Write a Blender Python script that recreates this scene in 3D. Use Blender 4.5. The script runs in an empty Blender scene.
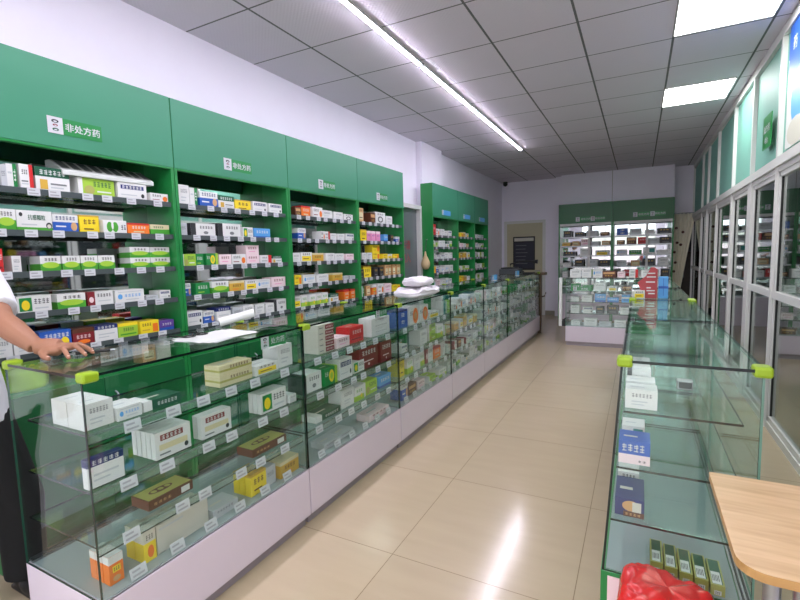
import bpy, math, random
from mathutils import Vector, Matrix, noise as mnoise

# ------------------------------------------------------------------ camera, world, exposure
scene = bpy.context.scene
C = scene.collection
CAM = Vector((0, 0, 1.39))
F_PX, YAW, PITCH, ROLL = 457.8, .482, .0965, -.0259
def cam_axes():
    cy, sy, cp, sp = math.cos(YAW), math.sin(YAW), math.cos(PITCH), math.sin(PITCH)
    fwd = Vector((-sy*cp, cy*cp, -sp)); right = Vector((cy, sy, 0)); up = right.cross(fwd)
    c, s = math.cos(ROLL), math.sin(ROLL)
    return c*right + s*up, -s*right + c*up, fwd
RIGHT, UP, FWD = cam_axes()
cam = bpy.data.objects.new('camera', bpy.data.cameras.new('camera'))
C.objects.link(cam)
cam.matrix_world = Matrix(((RIGHT.x, UP.x, -FWD.x, CAM.x), (RIGHT.y, UP.y, -FWD.y, CAM.y), (RIGHT.z, UP.z, -FWD.z, CAM.z), (0, 0, 0, 1)))
cam.data.sensor_width = 36; cam.data.lens = F_PX/800*36; cam.data.clip_start = .02
scene.camera = cam
scene.view_settings.view_transform = 'Standard'; scene.view_settings.look = 'None'
scene.view_settings.gamma = 1; scene.view_settings.use_curve_mapping = False
scene.view_settings.exposure = 1.22
world = bpy.data.worlds.new('world'); scene.world = world; world.use_nodes = True
world.node_tree.nodes['Background'].inputs[0].default_value = (.86, .93, 1, 1)
world.node_tree.nodes['Background'].inputs[1].default_value = 1.9
scene.cycles.transparent_max_bounces = 40
scene.cycles.max_bounces = 8
scene.cycles.use_denoising = True
LED_STRENGTH, PANEL_STRENGTH = 58.0, 9.0
CEIL = 2.95

# ------------------------------------------------------------------ materials
def srgb(r, g, b):
    f = lambda v: (v/255/12.92) if v/255 <= .04045 else ((v/255+.055)/1.055)**2.4
    return (f(r), f(g), f(b), 1)
def node_mat(name):
    m = bpy.data.materials.new(name); m.use_nodes = True; nt = m.node_tree; nt.nodes.clear()
    return m, nt, nt.nodes.new('ShaderNodeOutputMaterial')
def mat(name, col, rough=.5, metal=0, noise=0, scale=30, bump=0, coat=0, spec=.5):
    m, nt, out = node_mat(name); n, l = nt.nodes, nt.links
    p = n.new('ShaderNodeBsdfPrincipled'); p.inputs['Base Color'].default_value = col
    p.inputs['Roughness'].default_value = rough; p.inputs['Metallic'].default_value = metal
    p.inputs['Coat Weight'].default_value = coat; p.inputs['Specular IOR Level'].default_value = spec
    if noise or bump:
        tc = n.new('ShaderNodeTexCoord'); nz = n.new('ShaderNodeTexNoise'); nz.inputs['Scale'].default_value = scale
        nz.inputs['Detail'].default_value = 5; l.new(tc.outputs['Object'], nz.inputs['Vector'])
        if noise:
            mx = n.new('ShaderNodeMix'); mx.data_type = 'RGBA'
            mx.inputs[6].default_value = tuple(max(0, c*(1-noise)) for c in col[:3])+(1,)
            mx.inputs[7].default_value = tuple(min(1, c*(1+noise)) for c in col[:3])+(1,)
            l.new(nz.outputs[0], mx.inputs[0]); l.new(mx.outputs[2], p.inputs['Base Color'])
        if bump:
            b = n.new('ShaderNodeBump'); b.inputs['Strength'].default_value = bump; b.inputs['Distance'].default_value = .01
            l.new(nz.outputs[0], b.inputs['Height']); l.new(b.outputs[0], p.inputs['Normal'])
    l.new(p.outputs[0], out.inputs[0]); return m
def emit(name, col, s):
    m, nt, out = node_mat(name); e = nt.nodes.new('ShaderNodeEmission')
    e.inputs[0].default_value = col; e.inputs[1].default_value = s; nt.links.new(e.outputs[0], out.inputs[0]); return m
def glass_mat(name, tint, f0=.05, rough=0.0, boost=.6):
    m, nt, out = node_mat(name); n, l = nt.nodes, nt.links
    lw = n.new('ShaderNodeLayerWeight'); lw.inputs['Blend'].default_value = .5
    pw = n.new('ShaderNodeMath'); pw.operation = 'POWER'; pw.inputs[1].default_value = 5
    l.new(lw.outputs['Facing'], pw.inputs[0])
    ma = n.new('ShaderNodeMath'); ma.operation = 'MULTIPLY_ADD'; ma.inputs[1].default_value = boost; ma.inputs[2].default_value = f0
    ma.use_clamp = True; l.new(pw.outputs[0], ma.inputs[0])
    t = n.new('ShaderNodeBsdfTransparent'); t.inputs[0].default_value = tint
    g = n.new('ShaderNodeBsdfGlossy'); g.inputs['Roughness'].default_value = rough; g.inputs[0].default_value = (.95, 1, .97, 1)
    mx = n.new('ShaderNodeMixShader'); l.new(ma.outputs[0], mx.inputs[0]); l.new(t.outputs[0], mx.inputs[1]); l.new(g.outputs[0], mx.inputs[2])
    l.new(mx.outputs[0], out.inputs[0]); return m
def grid_mat(name, base, line, sx, sy, ox, oy, lw, rough, noise=.05, nscale=3, spec=.5, coat=0, dots=False, aniso=None):
    """tiles with joints laid out in world metres"""
    m, nt, out = node_mat(name); n, l = nt.nodes, nt.links
    tc = n.new('ShaderNodeTexCoord'); sep = n.new('ShaderNodeSeparateXYZ'); l.new(tc.outputs['Object'], sep.inputs[0])
    def M(op, a, b=None, c=None):
        x = n.new('ShaderNodeMath'); x.operation = op
        for i, v in enumerate((a, b, c)):
            if v is None: continue
            if isinstance(v, (int, float)): x.inputs[i].default_value = v
            else: l.new(v, x.inputs[i])
        return x.outputs[0]
    def axis(o, s, off, kx=1):
        f = M('FRACT', M('DIVIDE', M('SUBTRACT', o, off), s))
        d = M('MULTIPLY', M('MINIMUM', f, M('SUBTRACT', 1, f)), s)
        return M('LESS_THAN', d, lw*kx), M('FLOOR', M('DIVIDE', M('SUBTRACT', o, off), s))
    ax, ix = axis(sep.outputs[0], sx, ox, 1.35 if dots else 1); ay, iy = axis(sep.outputs[1], sy, oy)
    ln = M('MAXIMUM', ax, ay)
    cell = n.new('ShaderNodeCombineXYZ'); l.new(ix, cell.inputs[0]); l.new(iy, cell.inputs[1])
    wn = n.new('ShaderNodeTexWhiteNoise'); l.new(cell.outputs[0], wn.inputs['Vector'])
    nz = n.new('ShaderNodeTexNoise'); nz.inputs['Scale'].default_value = nscale; nz.inputs['Detail'].default_value = 6
    if aniso:
        mp = n.new('ShaderNodeMapping'); mp.inputs['Scale'].default_value = aniso
        l.new(tc.outputs['Object'], mp.inputs[0]); l.new(mp.outputs[0], nz.inputs['Vector'])
    else: l.new(tc.outputs['Object'], nz.inputs['Vector'])
    v = M('MULTIPLY_ADD', M('ADD', nz.outputs[0], M('MULTIPLY', wn.outputs[0], .35)), noise*2, 1-noise*1.35)
    col = n.new('ShaderNodeVectorMath'); col.operation = 'SCALE'; col.inputs[0].default_value = base[:3]; l.new(v, col.inputs['Scale'])
    mx = n.new('ShaderNodeMix'); mx.data_type = 'RGBA'; l.new(ln, mx.inputs[0]); l.new(col.outputs[0], mx.inputs[6]); mx.inputs[7].default_value = line
    p = n.new('ShaderNodeBsdfPrincipled'); p.inputs['Roughness'].default_value = rough; p.inputs['Specular IOR Level'].default_value = spec
    p.inputs['Coat Weight'].default_value = coat; p.inputs['Coat Roughness'].default_value = .05
    l.new(mx.outputs[2], p.inputs['Base Color'])
    b = n.new('ShaderNodeBump'); b.inputs['Strength'].default_value = .5; b.inputs['Distance'].default_value = .004
    h = M('SUBTRACT', 1, ln)
    if dots:
        px = M('SINE', M('MULTIPLY', sep.outputs[0], 2*math.pi/.03)); py = M('SINE', M('MULTIPLY', sep.outputs[1], 2*math.pi/.03))
        h = M('ADD', h, M('MULTIPLY', M('MULTIPLY', px, py), .25))
    l.new(h, b.inputs['Height']); l.new(b.outputs[0], p.inputs['Normal'])
    l.new(p.outputs[0], out.inputs[0]); return m
def wood_mat(name, c1, c2, rough=.4):
    m, nt, out = node_mat(name); n, l = nt.nodes, nt.links
    tc = n.new('ShaderNodeTexCoord'); mp = n.new('ShaderNodeMapping'); mp.inputs['Scale'].default_value = (1.2, 14, 14)
    nz = n.new('ShaderNodeTexNoise'); nz.inputs['Scale'].default_value = 3; nz.inputs['Detail'].default_value = 8; nz.inputs['Distortion'].default_value = .6
    cr = n.new('ShaderNodeValToRGB'); cr.color_ramp.elements[0].color = c1; cr.color_ramp.elements[1].color = c2
    cr.color_ramp.elements[0].position = .3; cr.color_ramp.elements[1].position = .7
    p = n.new('ShaderNodeBsdfPrincipled'); p.inputs['Roughness'].default_value = rough
    l.new(tc.outputs['Object'], mp.inputs[0]); l.new(mp.outputs[0], nz.inputs['Vector']); l.new(nz.outputs[0], cr.inputs[0])
    l.new(cr.outputs[0], p.inputs['Base Color']); l.new(p.outputs[0], out.inputs[0]); return m

M = {}
M['wall'] = mat('wall_paint', srgb(240, 235, 247), .7, noise=.03, scale=4)
M['ceiling'] = grid_mat('ceiling_tiles', srgb(216, 208, 220), srgb(104, 104, 106), .598, .624, -1.007, 2.888, .006, .6, noise=.03, dots=True, spec=.15)
M['floor'] = grid_mat('floor_tiles', srgb(184, 166, 140), srgb(140, 122, 98), .79, .80, -.205, 3.36, .0018, .16, noise=.07, nscale=2.5, spec=.6, aniso=(1, 6, 1))
M['skirt'] = mat('skirting_tile', srgb(150, 140, 126), .3)
M['header'] = mat('header_sheen_laminate', srgb(57, 133, 102), .45)  # green paled and blued: window and LED sheen put into the colour
M['green'] = mat('green_laminate', srgb(30, 128, 62), .35, coat=.1)
M['dgreen'] = mat('dark_green_panel', srgb(20, 98, 52), .4)
M['mirror'] = mat('shelf_back_mirror', (.62, .66, .66, 1), .03, metal=1)
M['glass'] = glass_mat('clear_glass', (.955, .98, .97, 1), .035)
M['shelfglass'] = glass_mat('shelf_glass', (.93, .968, .95, 1), .05)
M['topglass'] = glass_mat('top_glass', (.94, .975, .96, 1), .05)
M['gedge'] = mat('glass_edge', srgb(34, 78, 62), .12)
M['gedge_light'] = mat('glass_edge_light', srgb(120, 160, 142), .12)
M['gedge_dark'] = mat('glass_edge_dark', srgb(14, 26, 24), .15)
m_, nt_, out_ = node_mat('price_strip_plastic')
_t = nt_.nodes.new('ShaderNodeBsdfTransparent'); _d = nt_.nodes.new('ShaderNodeBsdfPrincipled'); _d.inputs['Base Color'].default_value = srgb(150, 176, 164); _d.inputs['Roughness'].default_value = .25
_x = nt_.nodes.new('ShaderNodeMixShader'); _x.inputs[0].default_value = .30; nt_.links.new(_t.outputs[0], _x.inputs[1]); nt_.links.new(_d.outputs[0], _x.inputs[2]); nt_.links.new(_x.outputs[0], out_.inputs[0]); M['strip'] = m_
M['doorglass'] = glass_mat('partition_glass', (.62, .68, .66, 1), .24, boost=.7)
M['frosted'] = mat('frosted_teal_glass', srgb(118, 172, 158), .55)
M['alu'] = mat('white_aluminium', srgb(214, 212, 210), .35)
M['gasket'] = mat('black_gasket', srgb(22, 22, 22), .6)
M['laminate'] = mat('white_lilac_laminate', srgb(212, 200, 212), .35, noise=.02, scale=3)
M['deck'] = mat('counter_deck', srgb(150, 162, 164), .35)
M['plinth'] = mat('plinth_strip', srgb(150, 140, 146), .3)
M['lime'] = mat('lime_plastic', srgb(142, 172, 28), .4)
M['rail'] = mat('grey_price_rail', srgb(70, 78, 80), .35)
M['tag'] = mat('price_card', srgb(200, 202, 207), .5)
M['ink'] = mat('ink_grey', srgb(160, 160, 166), .6)
M['led'] = emit('led_tube_light', (.90, .84, 1, 1), LED_STRENGTH)
M['panel'] = emit('panel_light', (.97, 1, .98, 1), PANEL_STRENGTH)
M['metal'] = mat('dull_metal', srgb(160, 162, 165), .3, metal=.8)
M['black'] = mat('black_plastic', srgb(18, 18, 20), .4)
M['charcoal'] = mat('charcoal_plastic', srgb(52, 54, 58), .5)
M['cloth'] = mat('white_towelling', srgb(228, 222, 228), .95, noise=.05, scale=60, bump=.5)
M['skin'] = mat('skin', srgb(156, 108, 83), .55, noise=.06, scale=25)
M['nail'] = mat('finger_nail', srgb(222, 176, 156), .3)
M['shirt'] = mat('white_cotton', srgb(222, 222, 228), .9, noise=.03, scale=20, bump=.15)
M['trouser'] = mat('black_cotton', srgb(10, 10, 12), .9, noise=.2, scale=30)
M['shoe'] = mat('black_leather', srgb(10, 10, 11), .5)
M['hair'] = mat('black_hair', srgb(20, 17, 16), .6)
M['lip'] = mat('lip', srgb(168, 92, 84), .5)
M['eye'] = mat('eye_white', srgb(232, 228, 222), .2)
M['tabletop'] = wood_mat('pale_oak', srgb(182, 144, 102), srgb(208, 172, 130))
M['tableedge'] = wood_mat('oak_edge', srgb(164, 122, 70), srgb(190, 146, 90))
M['brownwood'] = wood_mat('brown_wood', srgb(70, 52, 34), srgb(104, 80, 54))
M['darkwood'] = wood_mat('dark_wood', srgb(44, 26, 18), srgb(66, 40, 28))
M['redbag'] = mat('red_plastic_film', srgb(196, 30, 28), .22, coat=.4)
M['cream'] = mat('cream_door', srgb(186, 178, 148), .5)
M['curtain'] = mat('beige_curtain', srgb(240, 232, 212), .85, noise=.08, scale=6)
M['gourd'] = mat('dried_gourd', srgb(196, 170, 130), .7, noise=.15, scale=20, bump=.3)
M['greydoor'] = glass_mat('grey_tinted_glass', (.55, .58, .60, 1), .12, rough=.08)
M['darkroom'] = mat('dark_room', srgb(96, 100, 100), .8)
M['street'] = mat('pavement', srgb(170, 168, 162), .8, noise=.1, scale=2)
M['tray'] = mat('grey_tray_plastic', srgb(206, 210, 206), .4)
M['slot'] = mat('tray_slot', srgb(78, 82, 80), .5)
M['navyposter'] = mat('dark_navy_print', srgb(34, 34, 52), .4)
PAL = dict(redm=(178, 62, 66), white=(222, 222, 220), offw=(206, 202, 190), cream=(214, 204, 164), lgrey=(190, 194, 198), grey=(120, 124, 126), dark=(46, 46, 50),
    green=(70, 158, 46), lime=(160, 200, 60), dkgreen=(12, 84, 58), bgreen=(24, 130, 62), teal=(34, 130, 124), blue=(36, 88, 178), navy=(28, 40, 104), sky=(86, 160, 220),
    yellow=(240, 212, 40), gold=(206, 164, 60), orange=(236, 120, 34), red=(200, 36, 38), maroon=(128, 28, 40), brown=(92, 50, 34), tan=(206, 160, 110),
    pink=(232, 150, 190), palepink=(238, 214, 218), purple=(98, 64, 152), black=(20, 20, 22), kraft=(150, 112, 72), olive=(170, 168, 90))
for k, v in PAL.items(): M['c_'+k] = mat('print_'+k, srgb(*v), .42)

# ------------------------------------------------------------------ mesh builder
class MB:
    def __init__(s, org=(0, 0, 0)):
        s.v, s.f, s.m, s.mats, s.sm, s.org = [], [], [], [], [], Vector(org)
    def mi(s, m):
        m = M[m] if isinstance(m, str) else m
        if m not in s.mats: s.mats.append(m)
        return s.mats.index(m)
    def add(s, vs, fs, m, smooth=False):
        b = len(s.v); i = s.mi(m)
        s.v += [tuple(Vector(v)-s.org) for v in vs]
        for f in fs: s.f.append([b+k for k in f]); s.m.append(i); s.sm.append(smooth)
        return s
    def box(s, x0, y0, z0, x1, y1, z1, m, edge=None, thin=None):
        vs = [(x0, y0, z0), (x1, y0, z0), (x1, y1, z0), (x0, y1, z0), (x0, y0, z1), (x1, y0, z1), (x1, y1, z1), (x0, y1, z1)]
        fs = [(0, 3, 2, 1), (4, 5, 6, 7), (0, 1, 5, 4), (1, 2, 6, 5), (2, 3, 7, 6), (3, 0, 4, 7)]
        ax = [2, 2, 1, 0, 1, 0]
        if edge is None: return s.add(vs, fs, m)
        for f, a in zip(fs, ax): s.add([vs[k] for k in f], [(0, 1, 2, 3)], m if a == thin else edge)
        return s
    def quad(s, a, b, c, d, m): return s.add([a, b, c, d], [(0, 1, 2, 3)], m)
    def tube(s, pts, r, m, n=10, smooth=True, cap=True):
        pts = [Vector(p) for p in pts]; rs = r if isinstance(r, (list, tuple)) else [r]*len(pts)
        vs, fs = [], []
        for i, p in enumerate(pts):
            t = (pts[min(i+1, len(pts)-1)]-pts[max(i-1, 0)]).normalized()
            a = t.cross(Vector((0, 0, 1)) if abs(t.z) < .9 else Vector((1, 0, 0))).normalized(); b = t.cross(a)
            for k in range(n):
                q = 2*math.pi*k/n; vs.append(p + (a*math.cos(q)+b*math.sin(q))*rs[i])
        for i in range(len(pts)-1):
            for k in range(n):
                fs.append((i*n+k, i*n+(k+1) % n, (i+1)*n+(k+1) % n, (i+1)*n+k))
        s.add(vs, fs, m, smooth)
        if cap: s.add(vs[:n], [tuple(range(n))[::-1]], m); s.add(vs[-n:], [tuple(range(n))], m)
        return s
    def lathe(s, c, prof, m, n=20, smooth=True):
        vs, fs = [], []
        for r, z in prof:
            for k in range(n):
                q = 2*math.pi*k/n; vs.append((c[0]+r*math.cos(q), c[1]+r*math.sin(q), c[2]+z))
        for i in range(len(prof)-1):
            for k in range(n): fs.append((i*n+k, i*n+(k+1) % n, (i+1)*n+(k+1) % n, (i+1)*n+k))
        s.add(vs, fs, m, smooth); s.add(vs[:n], [tuple(range(n))[::-1]], m); s.add(vs[-n:], [tuple(range(n))], m); return s
    def ball(s, c, r, m, n=16, k=10, sc=(1, 1, 1)):
        vs, fs = [], []
        for i in range(k+1):
            t = math.pi*i/k
            for j in range(n):
                q = 2*math.pi*j/n; vs.append((c[0]+r*sc[0]*math.sin(t)*math.cos(q), c[1]+r*sc[1]*math.sin(t)*math.sin(q), c[2]+r*sc[2]*math.cos(t)))
        for i in range(k):
            for j in range(n): fs.append((i*n+j, (i+1)*n+j, (i+1)*n+(j+1) % n, i*n+(j+1) % n))
        return s.add(vs, fs, m, True)
    def prism(s, outline, axis, a, b, m, side=None):
        """outline: 2-D points; extruded along axis from a to b"""
        def P(u, v, w): return {'x': (w, u, v), 'y': (u, w, v), 'z': (u, v, w)}[axis]
        n = len(outline); vs = [P(u, v, a) for u, v in outline]+[P(u, v, b) for u, v in outline]
        s.add(vs, [tuple(range(n))[::-1], tuple(range(n, 2*n))], m)
        return s.add(vs, [(i, (i+1) % n, n+(i+1) % n, n+i) for i in range(n)], side or m)
    def mesh(s, name):
        me = bpy.data.meshes.new(name); me.from_pydata(s.v, [], s.f)
        for m in s.mats: me.materials.append(m)
        me.polygons.foreach_set('material_index', s.m); me.polygons.foreach_set('use_smooth', s.sm); me.update(); return me
    def build(s, name, parent=None, bevel=0, subdiv=0):
        o = bpy.data.objects.new(name, s.mesh(name)); C.objects.link(o)
        if parent is not None: o.parent = parent
        else: o.location = s.org
        if bevel:
            b = o.modifiers.new('bevel', 'BEVEL'); b.width = bevel; b.segments = 2; b.limit_method = 'ANGLE'
        if subdiv:
            d = o.modifiers.new('subdivision', 'SUBSURF'); d.levels = d.render_levels = subdiv
        return o
def tag(o, label=None, cat=None, group=None, kind=None):
    for k, v in (('label', label), ('category', cat), ('group', group), ('kind', kind)):
        if v: o[k] = v
    return o
def thing(name, label, cat, loc, group=None, rz=0):
    o = bpy.data.objects.new(name, None); o.empty_display_size = .1; C.objects.link(o); o.location = loc; o.rotation_euler = (0, 0, rz)
    return tag(o, label, cat, group)
def inst(me, name, parent, loc, scale=(1, 1, 1), rot=(0, 0, 0)):
    o = bpy.data.objects.new(name, me); C.objects.link(o)
    if parent is not None: o.parent = parent
    o.location = loc; o.scale = scale; o.rotation_euler = rot; return o
def struct(b, name, **k): return tag(b.build(name, **k), kind='structure')
def y_at(X, z, px):
    """y of the point with the given column of the photograph on the line x = X, z"""
    t = (px-400)/F_PX; q0 = Vector((X, 0, z))-CAM; n0 = RIGHT-FWD*t
    return -(n0.x*q0.x+n0.z*q0.z)/n0.y
_text = {}
def text_geo(st):
    if st not in _text:
        cu = bpy.data.curves.new('lettering', 'FONT'); cu.body = st; cu.size = 1; cu.align_x = 'CENTER'; cu.align_y = 'CENTER'; cu.resolution_u = 2; cu.offset = .016
        o = bpy.data.objects.new('lettering', cu); C.objects.link(o)
        me = bpy.data.meshes.new_from_object(o.evaluated_get(bpy.context.evaluated_depsgraph_get()))
        vs = [tuple(v.co) for v in me.vertices]; fs = [tuple(p.vertices) for p in me.polygons]
        bpy.data.objects.remove(o); bpy.data.curves.remove(cu); bpy.data.meshes.remove(me)
        ys = [v[1] for v in vs] or [0, 1]; xs = [v[0] for v in vs] or [0]; h = max(ys)-min(ys) or 1; cy = (max(ys)+min(ys))/2; cx = (max(xs)+min(xs))/2
        _text[st] = ([((v[0]-cx)/h, (v[1]-cy)/h) for v in vs], fs)
    return _text[st]
def put_text(b, st, fn, size, m):
    """fn maps (u, v) of the lettering (v up) to a point"""
    vs, fs = text_geo(st); b.add([fn(u*size, v*size) for u, v in vs], fs, m)

# ------------------------------------------------------------------ the room
WX, RX, BY, FY = -2.78, .91, 10.4, -1.7
b = MB(); b.box(WX-.1, FY-.1, -.1, RX+1.9, BY+1.6, 0, 'floor'); struct(b, 'floor')
b = MB(); b.box(WX-.1, FY-.1, CEIL, RX+.05, BY+1.6, CEIL+.1, 'ceiling'); struct(b, 'ceiling')
b = MB(); b.box(WX-.1, FY-.1, 0, WX, BY+.1, CEIL, 'wall'); struct(b, 'wall_left')
b = MB(); b.box(WX, 5.9, 0, -2.69, 6.62, CEIL, 'wall'); struct(b, 'trim_1')
b = MB()
b.box(WX-.1, BY, 0, -1.56, BY+.1, CEIL, 'wall'); b.box(-1.56, BY, 0, .56, BY+.1, CEIL, 'wall'); b.box(.56, BY, 2.07, RX+.05, BY+.1, CEIL, 'wall')
struct(b, 'wall_back')
b = MB(); b.box(-1.60, 10.28, 0, -1.46, BY, CEIL, 'wall'); b.box(-1.46, 10.12, 2.33, .56, BY, CEIL, 'wall'); struct(b, 'trim_2')
b = MB(); b.box(-.5-.004, 10.117, 2.34, -.5+.004, 10.121, CEIL, 'skirt'); struct(b, 'trim_3')
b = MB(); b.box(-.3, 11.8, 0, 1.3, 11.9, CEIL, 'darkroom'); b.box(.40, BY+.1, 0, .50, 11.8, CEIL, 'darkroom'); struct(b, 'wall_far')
b = MB(); b.box(WX, 8.45, 0, WX+.012, BY, .1, 'skirt'); struct(b, 'baseboard_left')
b = MB(); b.box(WX, BY-.012, 0, -2.72, BY, .1, 'skirt'); b.box(-1.82, BY-.012, 0, -1.6, BY, .1, 'skirt'); struct(b, 'baseboard_back')
# shop front behind the camera: piers, lintel, glazed opening, street
b = MB(); b.box(WX, FY-.1, 0, -2.3, FY, CEIL, 'wall'); b.box(-2.3, FY-.1, 2.5, RX, FY, CEIL, 'wall'); b.box(RX-.3, FY-.1, 0, RX+.05, FY, 2.5, 'wall'); struct(b, 'wall_front')
b = MB()
for x in (-2.3, -1.35, -.4, .56): b.box(x, FY-.08, 0, x+.05, FY-.03, 2.5, 'alu')
b.box(-2.3, FY-.08, 2.05, .6, FY-.03, 2.12, 'alu'); struct(b, 'window_front')
b = MB(); b.box(-8, -14, -.12, 8, FY-.1, -.05, 'street'); struct(b, 'pavement')
b = MB(); b.box(-8, -14.2, -.05, 8, -14, 1.6, 'c_palepink'); b.box(-8, -14.2, 1.6, 8, -14, 2.6, 'c_offw'); struct(b, 'wall_street')
# neighbouring dark room beyond the glass partition
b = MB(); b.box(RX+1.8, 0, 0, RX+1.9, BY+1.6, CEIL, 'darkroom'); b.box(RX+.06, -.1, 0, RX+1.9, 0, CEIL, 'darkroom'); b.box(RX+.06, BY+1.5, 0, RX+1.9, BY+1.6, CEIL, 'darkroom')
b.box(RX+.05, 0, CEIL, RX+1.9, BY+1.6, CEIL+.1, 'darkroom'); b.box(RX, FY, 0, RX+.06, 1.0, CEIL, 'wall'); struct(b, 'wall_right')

# glass partition on the right
bays = [1.0, 2.2, 3.30, 4.35, 5.26, 6.22, 7.36, 8.32, 9.02, 10.4]
for i in range(len(bays)-1):
    y0, y1 = bays[i], bays[i+1]; hw = lambda y: .075 if abs(y-5.26) < .01 else (.045 if abs(y-6.22) < .01 else .014)
    w = thing('window_%d' % (i+1), None, None, (RX, y0, 0)); w['kind'] = 'structure'
    og = (RX, y0, 0)
    f = MB(og)
    l0, l1 = y0+hw(y0), y1-hw(y1)
    f.box(RX-.03, y0, 0, RX+.05, l0, 1.965, 'alu'); f.box(RX-.03, l1, 0, RX+.05, y1, 1.965, 'alu')
    f.box(RX-.02, l0, .0, RX+.04, l1, .055, 'alu'); f.box(RX-.02, l0, 1.0, RX+.04, l1, 1.055, 'alu'); f.box(RX-.02, l0, 1.925, RX+.04, l1, 1.965, 'alu')
    f.box(RX-.04, y0, 1.965, RX+.06, y1, 2.03, 'alu'); f.box(RX-.03, y0, 2.88, RX+.05, y1, CEIL, 'alu')
    f.box(RX-.03, y0, 2.03, RX+.05, y0+.022, 2.88, 'alu'); f.box(RX-.03, y1-.022, 2.03, RX+.05, y1, 2.88, 'alu')
    f.build('window_frame', w)
    s = MB(og)                                     # sash stiles with black gaskets
    for a, c in ((l0+.010, l0+.042), (l1-.042, l1-.010)):
        s.box(RX-.012, a, .055, RX+.03, c, 1.0, 'alu'); s.box(RX-.012, a, 1.055, RX+.03, c, 1.925, 'alu')
    s.box(RX-.012, l0+.012, .055, RX+.03, l1-.012, .10, 'alu'); s.box(RX-.012, l0+.012, 1.89, RX+.03, l1-.012, 1.925, 'alu')
    s.build('sash', w)
    g = MB(og)
    for a, c in ((l0, l0+.010), (l1-.010, l1), (l0+.042, l0+.048), (l1-.048, l1-.042)):
        g.box(RX-.003, a, .055, RX+.02, c, 1.0, 'gasket'); g.box(RX-.003, a, 1.055, RX+.02, c, 1.925, 'gasket')
    g.build('gasket', w)
    p = MB(og); p.box(RX+.004, l0+.048, .10, RX+.012, l1-.048, 1.0, 'doorglass', 'gedge', 0); p.box(RX+.004, l0+.048, 1.055, RX+.012, l1-.048, 1.89, 'doorglass', 'gedge', 0); p.build('pane', w)
    p = MB(og); p.box(RX, y0+.022, 2.03, RX+.01, y1-.022, 2.88, 'frosted'); p.build('frosted_pane', w)

# ceiling lights
def panel_light(x0, y0, x1, y1, label):
    t = thing('ceiling_light', label, 'light', ((x0+x1)/2, (y0+y1)/2, CEIL), 'square ceiling light panels'); og = t.location
    f = MB(og); e = .008
    for a in ((x0, y0, x1, y0+e), (x0, y1-e, x1, y1), (x0, y0, x0+e, y1), (x1-e, y0, x1, y1)): f.box(a[0], a[1], CEIL-.012, a[2], a[3], CEIL+.002, 'alu')
    f.build('frame', t)
    d = MB(og); d.box(x0+e, y0+e, CEIL-.008, x1-e, y1-e, CEIL-.003, 'panel'); d.build('diffuser', t)
panel_light(.185, 3.46, .775, 4.085, 'square white ceiling light panel at the top edge, nearer of two')
panel_light(.185, 5.34, .765, 5.98, 'square white ceiling light panel farther back beside the glass partition')
panel_light(-1.0, .40, -.42, 1.0, 'square ceiling light panel overhead behind the photo view')
panel_light(-.4, -1.0, .18, -.4, 'square ceiling light panel near the shop front')
for k, (y0, y1) in enumerate(((0, 1.18), (1.2, 2.37), (2.38, 3.55), (3.59, 4.77), (4.78, 5.96), (5.97, 7.15))):
    t = thing('led_tube', ['long bright tube light overhead, behind the photo edge', 'bright tube light overhead, just outside the photo top', 'nearest bright tube light in the ceiling line, before the gap',
        'bright tube light just past the gap in the ceiling line', 'second-last bright tube light of the ceiling line', 'farthest bright tube light of the ceiling line'][k], 'light', (-1.615, (y0+y1)/2, CEIL), 'ceiling line of tube lights')
    h = MB(t.location); h.box(-1.634, y0, CEIL-.022, -1.596, y1, CEIL-.001, 'alu'); h.build('housing', t)
    h = MB(t.location); h.box(-1.6275, y0+.012, CEIL-.0275, -1.6025, y1-.012, CEIL-.0222, 'led'); h.build('tube', t)
t = thing('ceiling_camera', 'small black dome camera in the far left ceiling corner', 'camera', (-2.66, 10.25, CEIL))
q = MB(t.location); q.lathe((-2.66, 10.25, CEIL-.03), [(.05, 0), (.05, .028)], 'black'); q.build('base', t)
q = MB(t.location); q.ball((-2.66, 10.25, CEIL-.05), .05, 'black'); q.build('dome', t)

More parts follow.
